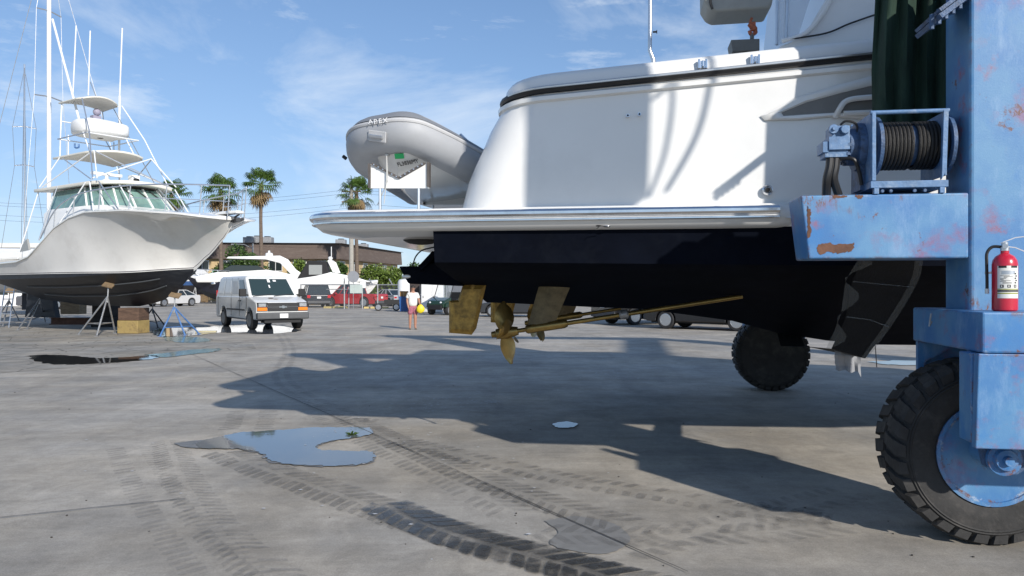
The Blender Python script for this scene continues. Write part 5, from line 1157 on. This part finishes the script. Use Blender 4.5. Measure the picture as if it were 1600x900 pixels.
# ------------- pressure-washer trolley, bin, cabinets
bx,by=at(607,54); tr=thing('equipment_trolley','black equipment trolley on small spoked wheels in front of the silver car','trolley',(bx,by,0),R(8))
for xx,yy in ((-.7,-.3),(.55,-.3),(-.7,.3),(.55,.3)):
    wheel(tr,xx,yy,.26,.1,-1 if yy<0 else 1,rimA,7)
mb=MB(); mb.box(-.85,.8,-.22,.22,.42,.52); mb.box(-.3,.75,-.2,.2,.52,.78); mb.tube([(-.8,0,.5),(-1.05,0,.95),(-.75,0,1.0)],.03,6); mb.tube([(.3,0,.78),(.35,0,1.05),(-.2,0,1.0)],.03,6); mb.build('frame',darkm,tr)
bx,by=at(632,51.5); bn=thing('blue_bin','blue plastic bin with a brown box on top beside the standing man','bin',(bx,by,0)); mb=MB()
mb.grid([[(-.27,-.27,.05),(.27,-.27,.05),(.27,.27,.05),(-.27,.27,.05)],[(-.32,-.32,.98),(.32,-.32,.98),(.32,.32,.98),(-.32,.32,.98)]],cu=True); mb.box(-.34,.34,-.34,.34,.96,1.03); mb.build('body',M('blue_bin_plastic',(.02,.09,.28),.45),bn)
cbx=thing('cardboard_box','brown cardboard box on top of the blue bin','box',(bx-.02,by,1.035)); mb=MB(); mb.box(-.26,.26,-.25,.25,0,.36); mb.box(-.03,.03,-.252,.252,.0,.363,mi=1); mb.build('box',[M('cardboard',(.32,.18,.07),.8,var=.15),M('parcel_tape',(.4,.28,.14),.4)],cbx,bevel=.01)
def cabinet(px0,px1,Y,h,lab,mat,rz=0,d=1.0,doors=2):
    w_=(px1-px0)/F*Y; x,y=at((px0+px1)/2,Y); t=thing('storage_cabinet',lab,'cabinet',(x,y,0),rz)
    mb=MB(); mb.box(-w_/2,w_/2,0,d,.05,h); mb.box(-w_/2-.03,w_/2+.03,-.03,d+.03,h-.005,h+.05); mb.build('carcass',mat,t,bevel=.015)
    for i in range(doors):
        a=-w_/2+.04+i*(w_-.08)/doors; mb=MB(); mb.box(a+.01,a+(w_-.08)/doors-.01,-.03,-.003,.12,h-.08); o=mb.build('door',mat,t,bevel=.006); mb=MB(); mb.box(a+.08,a+.11,-.055,-.032,h*.5,h*.5+.15); mb.build('handle',darkm,o)
    return t
cabinet(658,692,49,1.92,'tall white storage cabinet behind the green utility cart',whitep)
cabinet(640,655,50,2.1,'narrow dark brown cabinet left of the white one, behind the man',M('dark_brown_metal',(.05,.035,.03),.6,var=.2),0,.8,1)
tk=thing('water_tank','small white cylindrical tank behind the parked blue cars','tank',(*at(632,57),0)); mb=MB(); mb.lathe([(.5,0),(.5,2.05),(.42,2.2),(.15,2.28),(.001,2.29)],(0,0,0),'z',24); mb.build('tank',whitep,tk,smooth=True,angle=40); mb=MB(); mb.lathe([(.15,2.27),(.15,2.36),(.001,2.37)],(0,0,0),'z',14); mb.build('lid',greyplastic,tk)
# wheel stops
for i,(px,Y) in enumerate(((525,61),(588,60))):
    x,y=at(px,Y); o=thing('wheel_stop',('pale yellow parking kerb in front of the red pickup','pale yellow parking kerb by the silver saloon')[i],'parking kerb',(x,y,0),0,'parking kerbs by the fence'); mb=MB(); mb.prism([(-.12,0),(-.08,.14),(.08,.14),(.12,0)],-.95,.95,'yz'); mb.build('kerb',M('faded_yellow_paint',(.55,.42,.15),.7,var=.2,vs=5),o)
# ================================================================ PERSON
def skinmesh(name,V,E,Rd,mat,parent,loc=None,sub=2):
    me=bpy.data.meshes.new(name); me.from_pydata([tuple(v) for v in V],E,[]); o=bpy.data.objects.new(name,me); COL.objects.link(o)
    o.modifiers.new('s','SKIN'); 
    for i,r in enumerate(Rd):
        sv=me.skin_vertices[0].data[i]; sv.radius=(r if isinstance(r,tuple) else (r,r)); sv.use_root=(i==0)
    m_=o.modifiers.new('u','SUBSURF'); m_.levels=sub; m_.render_levels=sub
    bpy.context.view_layer.update(); dg=bpy.context.evaluated_depsgraph_get(); m2=bpy.data.meshes.new_from_object(o.evaluated_get(dg)); o.modifiers.clear(); o.data=m2
    m2.materials.clear(); m2.materials.append(mat)
    for p in m2.polygons: p.use_smooth=True
    o.parent=parent; return o
mx_,my_=at(645,29.7); man=thing('person','man in white T-shirt and red plaid shorts standing with a yellow bag in his hand','person',(mx_,my_,0),R(12))
# faces -y, slightly towards camera right; local x = his left on the right of the picture
V=[(0,0,.93),(0,.0,1.12),(0,.01,1.3),(0,.02,1.44),(0,-.0,1.53),(0,-.02,1.60),(0,-.025,1.68),(0,-.02,1.75),
   (-.17,.02,1.42),(-.23,.03,1.17),(-.19,-.06,.93),(-.17,-.08,.85),
   (.17,.02,1.42),(.25,.04,1.17),(.27,-.12,1.03),(.28,-.2,1.0),
   (-.09,0,.88),(-.105,-.01,.5),(-.115,.02,.09),(-.12,-.13,.04),
   (.09,0,.88),(.10,-.02,.5),(.10,.01,.09),(.115,-.14,.04)]
E=[(0,1),(1,2),(2,3),(3,4),(4,5),(5,6),(6,7),(3,8),(8,9),(9,10),(10,11),(3,12),(12,13),(13,14),(14,15),(0,16),(16,17),(17,18),(18,19),(0,20),(20,21),(21,22),(22,23)]
Rd=[(.15,.115),(.15,.12),(.16,.115),(.13,.09),.058,.075,.088,.05,.062,.05,.038,.03,.062,.05,.038,.03,.095,.072,.05,.04,.095,.072,.05,.04]
body=skinmesh('body',V,E,Rd,skin,man)
V=[(0,0,.90),(0,-.015,1.10),(0,0,1.3),(0,.015,1.43),(0,.005,1.49),(-.17,.02,1.42),(-.22,.03,1.24),(.17,.02,1.42),(.235,.035,1.24)]
skinmesh('t_shirt',V,[(0,1),(1,2),(2,3),(3,4),(3,5),(5,6),(3,7),(7,8)],[(.195,.15),(.2,.17),(.195,.14),(.14,.105),.07,.088,.082,.088,.082],tee,man)
V=[(0,0,1.0),(0,0,.88),(-.1,0,.76),(-.115,-.01,.56),(.1,0,.76),(.11,-.01,.56)]
skinmesh('shorts',V,[(0,1),(1,2),(2,3),(1,4),(4,5)],[(.175,.14),(.18,.14),.118,.118,.118,.118],plaid,man)
mb=MB(); mb.sphere((0,-.01,1.715),.098,(.92,1.02,.78)); mb.build('hair',hairm,man,smooth=True)
mb=MB(); mb.sphere((0,-.035,1.665),.09,(.86,.95,1.05)); mb.sphere((0,-.125,1.66),.018,(1,1.2,1.5)); mb.sphere((-.082,-.02,1.66),.02,(.5,1,1.4)); mb.sphere((.082,-.02,1.66),.02,(.5,1,1.4)); mb.build('face',skin,man,smooth=True)
mb=MB(); mb.obox((-.036,-.122,1.69),(.06,.02,.035)); mb.obox((.036,-.122,1.69),(.06,.02,.035)); mb.obox((0,-.12,1.695),(.15,.01,.01)); mb.build('sunglasses',darkm,man)
for s,(bx_,by_,bz_) in ((-1,(-.165,-.085,.83)),(1,(.285,-.22,.98))):
    mb=MB(); mb.sphere((bx_,by_,bz_),.035,(.6,1,1.1),10,7)
    for k in range(4): mb.tube([(bx_+.0,by_-.02+k*.017,bz_-.03),(bx_+.003,by_-.024+k*.018,bz_-.065),(bx_-.008*s,by_-.02+k*.017,bz_-.09+abs(k-1.5)*.006)],[.0095,.009,.007],6)
    mb.tube([(bx_,by_-.03,bz_+.0),(bx_-.01*s,by_-.05,bz_-.03),(bx_-.01*s,by_-.055,bz_-.055)],[.01,.01,.008],6); mb.build('hand',skin,man,smooth=True)
for s in (-1,1):
    mb=MB(); mb.sphere((s*.117,-.06,.03),.05,(.95,2.5,.62)); mb.sphere((s*.117,-.06,.012),.052,(1,2.55,.3)); mb.build('shoe',M('grey_shoe',(.13,.12,.09),.7),man,smooth=True)
bag=thing('yellow_bag','bright yellow bag held in the man\'s hand','bag',(mx_+.32,my_-.19,.80),0); rnd=random.Random(9)
mb=MB(); mb.sphere((0,0,0),.14,(1,.6,1.25),14,9); o=mb.build('bag',yel,bag,smooth=True); man.scale=(.96,.96,.955)
for v in o.data.vertices: v.co+=Vector((rnd.uniform(-.012,.012),rnd.uniform(-.012,.012),rnd.uniform(-.012,.012))); v.co.x*=(1.15-.9*max(0,v.co.z)*2.2)
# ================================================================ FAR BOATS
def boat(name,lab,cat,X,Y,rz,L,B,zk,zc_,zs0,zs1,mats,grp=None):
    """bow towards +x; row materials: bottom, side, top strip"""
    t=thing(name,lab,cat,(X,Y,0),rz,grp); rows=[]
    for i in range(15):
        u=i/14; x=-L/2+L*u; f=max(0,(u-.45)/.55); hbm=B/2*(1-f**2.4*.99); cb=B/2*.9*(1-min(1,f*1.25)**1.8*.99) if f*1.25<1 else .01
        zs=zs0+(zs1-zs0)*u**1.6; kz=zk+(zs-zk-.15)*max(0,(u-.78)/.22)**1.6; cz=min(zs-.2,zc_+(zs-zc_)*max(0,(u-.72)/.28)**1.8*.75); cz=max(cz,kz)
        xx=x
        h=[(0,kz),(cb*.55,kz+(cz-kz)*.6),(cb,cz),(cb+(hbm-cb)*.45,cz+(zs-cz)*.45),(hbm*.99,zs-.22*(zs-cz)-.02),(hbm,zs)]
        rows.append([(xx,-y,z) for y,z in h[::-1]]+[(xx,y,z) for y,z in h[1:]])
    n=len(rows[0]); mb=MB()
    for i in range(14):
        for k in range(n-1):
            d=abs(k+.5-5); mi=0 if d<2 else (1 if d<4 else 2)
            mb.add([rows[i][k],rows[i][k+1],rows[i+1][k+1],rows[i+1][k]],[(0,1,2,3)],mi)
    mb.add(rows[0],[tuple(range(n))],1); mb.build('hull',mats,t,smooth=True,weld=True,angle=30)
    mb=MB(); mb.grid([[r[0],(r[0][0],0,r[0][2]+.12),r[-1]] for r in rows]); mb.build('deck',mats[2],t,smooth=True)
    for u in (-.3,.1):
        for s in (-1,1):
            mb=MB(); xx=u*L; c_=Vector((xx,s*B*.36,zc_-.1)); 
            for a in (0,2.1,4.2): mb.tube([c_,Vector((xx+.4*math.cos(a),s*B*.45+.4*math.sin(a),0))],.035,5)
            mb.build('prop_stand',galv,t)
    mb=MB(); mb.box(-.3*L,-.3*L+.6,-.4,.4,0,zk+.02); mb.box(.1*L,.1*L+.6,-.4,.4,0,zk+.02); mb.build('keel_support',woodm,t)
    return t
nb=M('dark_navy_hull_paint',(.012,.014,.03),.15,coat=.5)
x,y=at(392,79); cr=boat('cabin_cruiser','white cabin cruiser with a dark blue hull band and radar arch behind the van','boat',x,y,R(180),12.5,3.8,1.3,1.8,3.0,3.75,[blackbot,nb,gel],None); cr.rotation_euler.z=R(180+12)
mb=MB(); mb.prism([(5.2,3.6),(2.6,4.15),(1.6,4.75),(.9,4.75),(-3,4.1),(-5.6,3.5),(-6.0,3.0),(5,3.0)],-1.5,1.5); mb.build('superstructure',gel,cr,bevel=.15,seg=3)
mb=MB(); mb.prism([(2.9,4.05),(1.7,4.75),(-.8,4.72),(-1.6,4.3),(1,4.12)],-1.53,1.53); mb.build('windscreen',dkglass,cr,bevel=.03)
mb=MB(); mb.prism([(2.2,5.42),(2.0,5.6),(-3.0,5.75),(-3.6,5.45),(-4.4,4.4),(-5.4,3.7),(-4.2,3.7),(-3.0,5.0),(-1.6,5.35)],1.25,1.45); mb.prism([(2.2,5.42),(2.0,5.6),(-3.0,5.75),(-3.6,5.45),(-4.4,4.4),(-5.4,3.7),(-4.2,3.7),(-3.0,5.0),(-1.6,5.35)],-1.45,-1.25); mb.prism([(2.2,5.42),(2.0,5.6),(-3.0,5.75),(-3.4,5.45)],-1.25,1.25); mb.build('radar_arch',gel,cr,bevel=.04)
for ch in cr.children:
    if not ch.name.startswith(('prop','keel')): ch.location.z=-.85
mb=MB(); mb.lathe([(.35,-.85),(.4,-.75),(.35,-.5),(.12,-.45),(.1,-.25),(.001,-.23)],(-1.8,0,5.7),'z',16); mb.build('radar_dome',gel,cr,smooth=True)
for s in (-1,1):
    mb=MB(); mb.tube([(6.0,s*.3,4.4),(4,s*1.3,4.3),(1.8,s*1.7,4.15)],.03,5)
    for q in ((6.0,.3,4.4),(5,.8,4.35),(4,1.3,4.3),(3,1.5,4.22)): mb.tube([(q[0],s*q[1],q[2]),(q[0]-.1,s*q[1],3.6)],.02,5)
    mb.build('bow_rail',aluraw,cr,loc=(0,0,-.85))
mb=MB(); mb.sphere((3.4,1.55,2.9),.18,(1.3,.3,.7)); mb.sphere((3.4,-1.55,2.9),.18,(1.3,.3,.7)); mb.build('porthole',chromep,cr,loc=(0,0,-.85))
x,y=at(306,86); sb=boat('motor_boat','small white motor boat with navy bottom between the fishing boat bow and the van','boat',x,y,R(-18),7.4,2.6,.85,1.9,2.4,2.7,[nb,M('blue_hull_band',(.05,.12,.3),.3),gel])
mb=MB(); mb.prism([(2.4,2.6),(.9,3.2),(.2,3.75),(-2.2,3.8),(-2.6,2.5)],-1.05,1.05); mb.build('cuddy_cabin',gel,sb,bevel=.1,seg=3)
mb=MB(); mb.prism([(1.0,3.1),(.2,3.68),(-1.7,3.66),(-1.5,3.2)],-1.08,1.08); mb.build('cabin_window',dkglass,sb)
x,y=at(318,95); gb=boat('covered_boat','boat under a tall green tarpaulin tent behind the fishing boat bow','boat',x,y,R(-10),7,2.6,1.2,1.9,2.8,3.1,[blackbot,gel2,gel])
mb=MB(); g=[]
for i in range(9):
    u=i/8; xx=-3.0+6.2*u; top=6.35-.9*abs(u-.35)*2-.25*math.sin(i*2.3); g.append([(xx,-1.45,3.0+.1*math.sin(i*2)),(xx,-.8-.05*math.sin(i*3),(top+3)/2+.1),(xx,0,top),(xx,.8,(top+3)/2+.1),(xx,1.45,3.0)])
mb.grid(g); mb.add(g[0],[(0,1,2,3,4)]); mb.add(g[-1],[(0,1,2,3,4)]); mb.build('tarpaulin',M('green_tarpaulin',(.06,.36,.24),.6,var=.2,vs=3,bump=.5,bs=3),gb,smooth=True,angle=20)
x,y=at(522,73); kb=boat('sport_cruiser','white sports cruiser with a black canvas cockpit cover behind the red pickup','boat',x,y,R(8),8.2,2.9,1.3,1.9,3.0,3.1,[gel2,gel,gel])
mb=MB(); mb.prism([(3.6,3.0),(2.0,3.5),(-.2,3.95),(-1.6,3.6),(-4,3.2),(-4,2.9)],-1.15,1.15); mb.build('superstructure',gel,kb,bevel=.12,seg=3)
mb=MB(); mb.prism([(-.3,3.4),(-.6,4.95),(-2.3,5.0),(-3.3,3.3)],-1.1,1.1); cc=mb.build('canvas_cover',M('black_canvas',(.015,.015,.016),.8,bump=.4,bs=6),kb,bevel=.1,seg=3)
mb=MB(); mb.box(-2.2,-1.0,-1.13,-1.115,3.7,4.6); mb.build('vinyl_window',M('cloudy_vinyl',(.3,.31,.3),.2),cc)
mb=MB(); mb.prism([(0,3.9),(-.5,5.0),(-.2,5.1),(.1,4.9),(.5,3.9)],-1.2,-1.1); mb.prism([(0,3.9),(-.5,5.0),(-.2,5.1),(.1,4.9),(.5,3.9)],1.1,1.2); mb.box(-.45,-.1,-1.1,1.1,5.0,5.09); mb.tube([(-.3,.5,5.1),(-.3,.5,6.4)],.04,6); mb.sphere((-.3,-.5,5.25),.22,(1,1,.8)); mb.build('radar_arch',gel,kb,smooth=True,angle=30)
for ch in kb.children:
    if not ch.name.startswith(('prop','keel')): ch.location.z=-.85
# ================================================================ FENCE, SIGNS, POLES
FY=58.5
fn=thing('chain_link_fence','galvanised chain link fence and gate in front of the parked cars','fence',(0,FY,0))
wire=glass('chain_link_wire',(.35,.36,.37),.5,.07)
def fx_(px): return (px-800)/F*FY
for px in (470,538,545,566,590,640):
    if px in (590,640): 
        pass
    mb=MB(); mb.tube([(fx_(px),0,0),(fx_(px),0,1.9 if px not in (538,545) else 2.35)],.055 if px!=545 else .04,8); mb.build('post',galv,fn,smooth=True)
mb=MB(); mb.tube([(fx_(470),0,1.86),(fx_(640),0,1.84)],.04,6); mb.build('top_rail',galv,fn)
mb=MB(); mb.tube([(fx_(510),0,1.5),(fx_(566),0,1.5)],.03,6); mb.tube([(fx_(538),0,.3),(fx_(566),0,.3)],.03,6); mb.build('gate_rail',galv,fn)
mb=MB(); mb.add([(fx_(470),0,.05),(fx_(640),0,.05),(fx_(640),0,1.85),(fx_(470),0,1.85)],[(0,1,2,3)]); mb.build('wire_mesh',wire,fn)
for i,px in enumerate((582,613)):
    mb=MB(); mb.tube([(fx_(px),0,1.85),(fx_(px)-.25,0,2.3)],.05,6); mb.build('barb_arm',galv,fn)
x,y=at(552,FY-.6); sp=thing('round_sign','round grey sign seen from behind on a post by the gate','road sign',(x,y,0)); mb=MB(); mb.tube([(0,0,0),(0,0,2.7)],.03,6); mb.build('post',galv,sp); mb=MB(); mb.lathe([(.44,-.02),(.44,.0),(.001,0)],(0,0,2.45),'y',24); mb.build('disc',M('sign_back',(.25,.26,.28),.5),sp)
mb=MB(); mb.box(-.25,.7,-.04,-.02,1.2,1.85); mb.build('panel',M('faded_green_sign',(.42,.48,.45),.6,var=.1),sp,bevel=.01)
x,y=at(567,FY-.1); sp=thing('fence_notice','small blank white notice on the fence top rail right of the gate','sign',(x,y,1.6)); mb=MB(); mb.box(-.22,.22,-.02,0,0,.5); mb.box(-.24,.24,0,.01,-.02,.52,mi=1); mb.build('notice',[whitep,galv],sp)
def pole(px,Y,ztop,r,mat,lab,nm='utility_pole',arms=False):
    x,y=at(px,Y); t=thing(nm,lab,'pole',(x,y,0)); mb=MB(); mb.tube([(0,0,0),(0,0,ztop)],[r,r*.7],10); mb.build('shaft',mat,t,smooth=True)
    return t
pl_=pole(549,88,13.5,.3,M('concrete_pole',(.36,.34,.3),.8,var=.15,vs=6),'tall pale concrete utility pole left of the palm trunk under the swim platform')
for z in (12.6,11.4): mb=MB(); mb.box(-1.1,1.1,-.08,.08,z,z+.14); mb.build('crossarm',woodm,pl_)
pg=pole(-130,94,13.5,.25,woodm,'wooden utility pole beyond the left of the yard')
mb=MB(); mb.box(-1.1,1.1,-.08,.08,12.6,12.74); mb.build('crossarm',woodm,pg)
pr_=pole(1500,84,13.5,.25,woodm,'wooden utility pole far to the right behind the yacht'); mb=MB(); mb.box(-1.1,1.1,-.08,.08,12.6,12.74); mb.build('crossarm',woodm,pr_)
PA,PB,PC=(-72.85,94),(-18.4,88),(49,84)
for i,z in enumerate((12.8,12.5,11.4,10.7)):
    for (a,b_) in ((PA,PB),(PB,PC)):
        mb=MB(); pts=[]
        for k in range(25):
            u=k/24; pts.append((a[0]+(b_[0]-a[0])*u,a[1]+(b_[1]-a[1])*u+(i%3-1)*.8,z-4*u*(1-u)*1.5)); 
        mb.tube(pts,.012,4); o=mb.build('power_line',rubber); props(o,['topmost power line','second power line from the top','third power line from the top','lowest power line'][i]+(' running left from the concrete pole' if a==PA else ' running right from the concrete pole'),'power line',group='overhead power lines')
x,y=at(395,90); lp=thing('lamp_post','thin street lamp post with a short arm in front of the brown roof','street lamp',(x,y,0)); mb=MB(); mb.tube([(0,0,0),(0,0,6.8)],.1,8); mb.build('post',galv,lp); mb=MB(); mb.tube([(0,0,6.2),(-1.0,0,6.7),(-1.9,0,6.75)],.05,6); mb.obox((-2.2,0,6.72),(.6,.25,.14)); mb.build('lamp_arm',galv,lp)
# ================================================================ BUILDINGS
tan=M('tan_stucco',(.5,.37,.2),.85,var=.08,vs=3,dirt=(.36,.27,.15),dscale=.6,damt=.4); brn=M('brown_shingle_mansard',(.12,.09,.075),.85,var=.3,vs=6,stretch=(1,1,5),dirt=(.2,.165,.14),dscale=.8,damt=.5)
bA,bB,bC,bD=(-42,93),(-21.8,95),(-17.6,118),(-40,122)
ap=thing('apartment_building','two storey tan building with a brown mansard roof behind the bushes','building',(0,0,0)); ft=[bA,bB,bC,bD]
cx_=sum(p[0] for p in ft)/4; cy_=sum(p[1] for p in ft)/4
def ringb(k,z): return [(p[0]+(p[0]-cx_)*k*.0+math.copysign(k,p[0]-cx_),p[1]+math.copysign(k,p[1]-cy_),z) for p in ft]
mb=MB(); mb.grid([ringb(0,0),ringb(0,5.3)],cu=True); mb.build('walls',tan,ap)
mb=MB(); mb.grid([ringb(.0,5.15),ringb(.6,5.15),ringb(.62,5.3),ringb(-.5,7.05),ringb(-.6,7.12),ringb(-.9,7.1)],cu=True); mb.add(ringb(-.9,7.1),[(0,1,2,3)]); mb.build('mansard_roof',brn,ap)
A_,B_,C_=Vector((*bA,0)),Vector((*bB,0)),Vector((*bC,0))
for (p,q,cnt,nr) in ((A_,B_,7,Vector((0,-1,0))),(B_,C_,6,Vector((1,-.18,0)))):
    d=(q-p).normalized(); nrm=Vector((d.y,-d.x,0))
    for i in range(cnt):
        for z in (1.0,3.7):
            c_=p+(q-p)*((i+.5)/cnt)+nrm*.03; mb=MB(); mb.beam(c_+Vector((0,0,z+.6))-d*.75,c_+Vector((0,0,z+.6))+d*.75,.05,1.3); w_=mb.build('window',dkglass,ap)
            mb=MB(); 
            for dz in (-.02,1.22): mb.beam(c_+nrm*.03+Vector((0,0,z+dz))-d*.8,c_+nrm*.03+Vector((0,0,z+dz))+d*.8,.08,.08)
            for k in (-.78,0,.78): mb.beam(c_+nrm*.03+d*k+Vector((0,0,z)),c_+nrm*.03+d*k+Vector((0,0,z+1.2)),.06,.06)
            mb.build('frame',whitep,w_)
acm=M('grey_air_conditioner',(.26,.27,.28),.6,var=.2,vs=6)
for i,(px,Y) in enumerate(((390,97),(402,98),(418,97),(533,104),(568,112))):
    x,y=at(px,Y); zz=7.1; t=thing('rooftop_unit',('leftmost grey unit on the brown roof above the cruiser','second grey unit on the brown roof, between two others','third grey unit on the brown roof, right of the palm trunk','grey unit on the brown roof above the corner','grey unit on the roof left of the concrete pole')[i],'air conditioner',(x,y,zz),0,'rooftop air conditioners'); mb=MB(); mb.box(-.65,.65,-.6,.6,0,.9+.15*(i%2)); mb.build('casing',acm,t,bevel=.03)
    mb=MB(); mb.lathe([(.4,.9+.15*(i%2)),(.4,1.02+.15*(i%2)),(.3,1.03+.15*(i%2)),(.001,1.03+.15*(i%2))],(0,0,0),'z',16); mb.build('fan',darkm,t)
wh=thing('warehouse','long low grey warehouse at the back of the yard behind the yacht','building',(60,70,0)); mb=MB(); mb.box(-66,60,0,20,0,2.9); mb.build('walls',M('grey_metal_cladding',(.12,.13,.15),.6,var=.15,vs=1,stretch=(8,1,1)),wh); mb=MB(); mb.box(-66.4,60.4,-.4,20.4,2.9,3.1); mb.build('roof',whitep,wh)
for k in range(6): mb=MB(); mb.box(-60+k*20,-54+k*20,-.06,-.01,0,2.5); mb.build('roller_door',whitep,wh)
lb_=thing('office_building','low white building at the far left edge behind the sailboats','building',(-52,68,0),R(5)); mb=MB(); mb.box(-14,10,0,12,0,5.2); mb.build('walls',whitep,lb_); mb=MB(); mb.box(-14.4,10.4,-.4,12.4,5.2,5.6); mb.build('roof',gel2,lb_)
for k in range(5): mb=MB(); mb.box(-11+k*4,-9+k*4,-.05,-.01,1,2.6); mb.build('window',dkglass,lb_)
# ================================================================ TREES
def leafmat(name,col):
    m=M(name,col,.55,var=.35,vs=1.6); return m
lf1=leafmat('mid_green_leaves',(.05,.095,.018)); lf2=leafmat('yellow_green_leaves',(.10,.15,.02)); lfd=leafmat('dark_green_leaves',(.025,.055,.014)); barkm=M('grey_brown_bark',(.14,.1,.07),.9,var=.3,vs=5,bump=.5,bs=8)
pal=leafmat('palm_green',(.065,.12,.02)); dead=M('dead_palm_leaf',(.22,.15,.07),.8,var=.3); ptr=M('palm_trunk_bark',(.14,.105,.08),.9,var=.35,vs=3,bump=.5,bs=6,stretch=(1,1,5))
def fanpalm(px,Y,ztop,lab,seed,sc=1,yellow=False):
    rnd=random.Random(seed); x,y=at(px,Y); t=thing('palm_tree',lab,'palm tree',(x,y,0),0,'tall fan palms behind the yard')
    mb=MB(); mb.tube([(0,0,0),(.05,0,ztop*.3),(-.04,0,ztop*.7),(0,0,ztop)],[.3,.23,.19,.21],10); mb.build('trunk',ptr,t,smooth=True)
    for nm,mat,cnt in (('fronds',pal,44),('dead_fronds',dead,16)):
        mb=MB()
        for i in range(cnt):
            az_=rnd.random()*6.283; e=rnd.uniform(-.75,1.35) if nm=='fronds' else rnd.uniform(-1.4,-.75)
            d=Vector((math.cos(az_)*math.cos(e),math.sin(az_)*math.cos(e),math.sin(e))); pl=rnd.uniform(.75,1.3)*sc
            b0=Vector((0,0,ztop)); hub=b0+d*pl+Vector((0,0,-.12*pl)); sd=d.cross(Vector((0,0,1))).normalized(); up=sd.cross(d)
            mb.beam(b0,hub,.03,.02)
            fl=rnd.uniform(.7,1.0)*sc; nB=13
            for k in range(nB):
                a=(k/(nB-1)-.5)*R(210); dd=(d*math.cos(a)+sd*math.sin(a)).normalized(); ln=fl*(1-.25*abs(a)/1.8); droop=.45 if nm=='fronds' else .2
                m1=hub+dd*ln*.6+up*.02; tip=hub+dd*ln+Vector((0,0,-droop*ln*rnd.uniform(.6,1.3))); w_=sd*math.cos(a)*.05*sc-d*math.sin(a)*.05*sc
                mb.add([hub,m1+w_,tip,m1-w_],[(0,1,2,3)])
        mb.build(nm,mat,t,recalc=False)
    return t
fanpalm(408,86,13.2,'tall fan palm with a full round crown, standing above the white van',1,1.32)
fanpalm(345,84,12.3,'fan palm with some yellowed fronds just right of the fishing boat bow rail',2,1.3)
fanpalm(268,88,12.3,'fan palm mostly hidden behind the fishing boat bow rail',3,1.25)
fanpalm(557,88,12.6,'fan palm under the grey dinghy, its trunk beside the concrete pole',4,1.25)
def bush(px0,px1,ytop,Y,lab,mat,seed,nm='bush',cat='bush',grp='bushes along the back fence',n=5200,zb=.3,lsz=.16,depth=1.0,clumps=14):
    rnd=random.Random(seed); xc,y=at((px0+px1)/2,Y); hw_=(px1-px0)/2/F*Y; H=CAMH+(450-ytop)/F*Y
    t=thing(nm,lab,cat,(xc,y,0),0,grp); cl=[]
    for i in range(clumps):
        u=rnd.uniform(-1,1); cl.append((Vector((u*hw_*.78,rnd.uniform(-1,1)*depth*1.2,zb+(H-zb)*rnd.uniform(.25,.8)*(1-.35*u*u))),rnd.uniform(.2,.34)*min(H,hw_*1.6)))
    mb=MB(); 
    for i in range(n):
        c_,r_=rnd.choice(cl); v=Vector((rnd.gauss(0,1),rnd.gauss(0,1),rnd.gauss(0,1))).normalized()*r_*rnd.uniform(.6,1.08); p=c_+v
        if p.z>H*1.02 or p.z<.05: continue
        a=Vector((rnd.gauss(0,1),rnd.gauss(0,1),rnd.gauss(0,.6))).normalized(); b_=a.cross(Vector((rnd.gauss(0,1),rnd.gauss(0,1),rnd.gauss(0,1)))).normalized(); s_=lsz*rnd.uniform(.6,1.3)
        mb.add([p-a*s_,p+b_*s_*.45,p+a*s_,p-b_*s_*.45],[(0,1,2,3)])
    mb.build('crown' if cat!='bush' else 'foliage',mat,t,recalc=False)
    mb=MB()
    for i in range(4):
        c_=cl[i][0]; mb.tube([(c_.x*.3,0,0),(c_.x*.6,c_.y*.5,c_.z*.6),c_],[.14,.09,.04],6)
    mb.build('trunk',barkm,t)
    return t
bush(334,408,374,86,'rounded dark green tree behind the white cruiser, left of the palm trunk',lf1,11,'tree','tree',n=8000)
bush(446,505,392,84,'bright green shrubby tree between the cruiser and the black canvas boat',lf2,12,'tree','tree')
bush(494,540,398,83,'spiky grey green tree just behind the black canvas boat',lf1,13,'tree','tree',n=4200,lsz=.3)
bush(565,642,404,78,'broad leafy green bush below the mansard roof, left of the navy stern pod',lf2,14,n=8000)
bush(618,680,408,80,'leafy bush directly behind the stern pod of the yacht',lf1,15,n=6000)
bush(560,610,414,82,'smaller bush behind the fence notice',lfd,16,n=4000)
bush(325,345,385,100,'narrow dark tree behind the fishing boat bow',lfd,17,'tree','tree',n=2500)
bush(-60,60,395,80,'dark tree mass behind the stern of the fishing boat at the left',lfd,18,'tree','tree',n=5000,lsz=.25)
for i,(a,b_,yt,Y) in enumerate(((120,230,405,105),(225,330,402,104),(640,740,415,100),(735,860,410,104),(850,1000,412,102),(1000,1180,408,104),(1180,1400,410,102))):
    bush(a,b_,yt,Y,('dark distant tree behind the tuna tower boat','distant tree between the fishing boat and the cruiser','distant tree above the warehouse left end','distant tree behind the yacht rudders','distant tree behind the middle of the yacht hull','distant tree behind the far lift wheel','distant tree behind the blue lift column')[i],lfd,30+i,'tree','tree','far trees along the horizon',n=3000,lsz=.4)
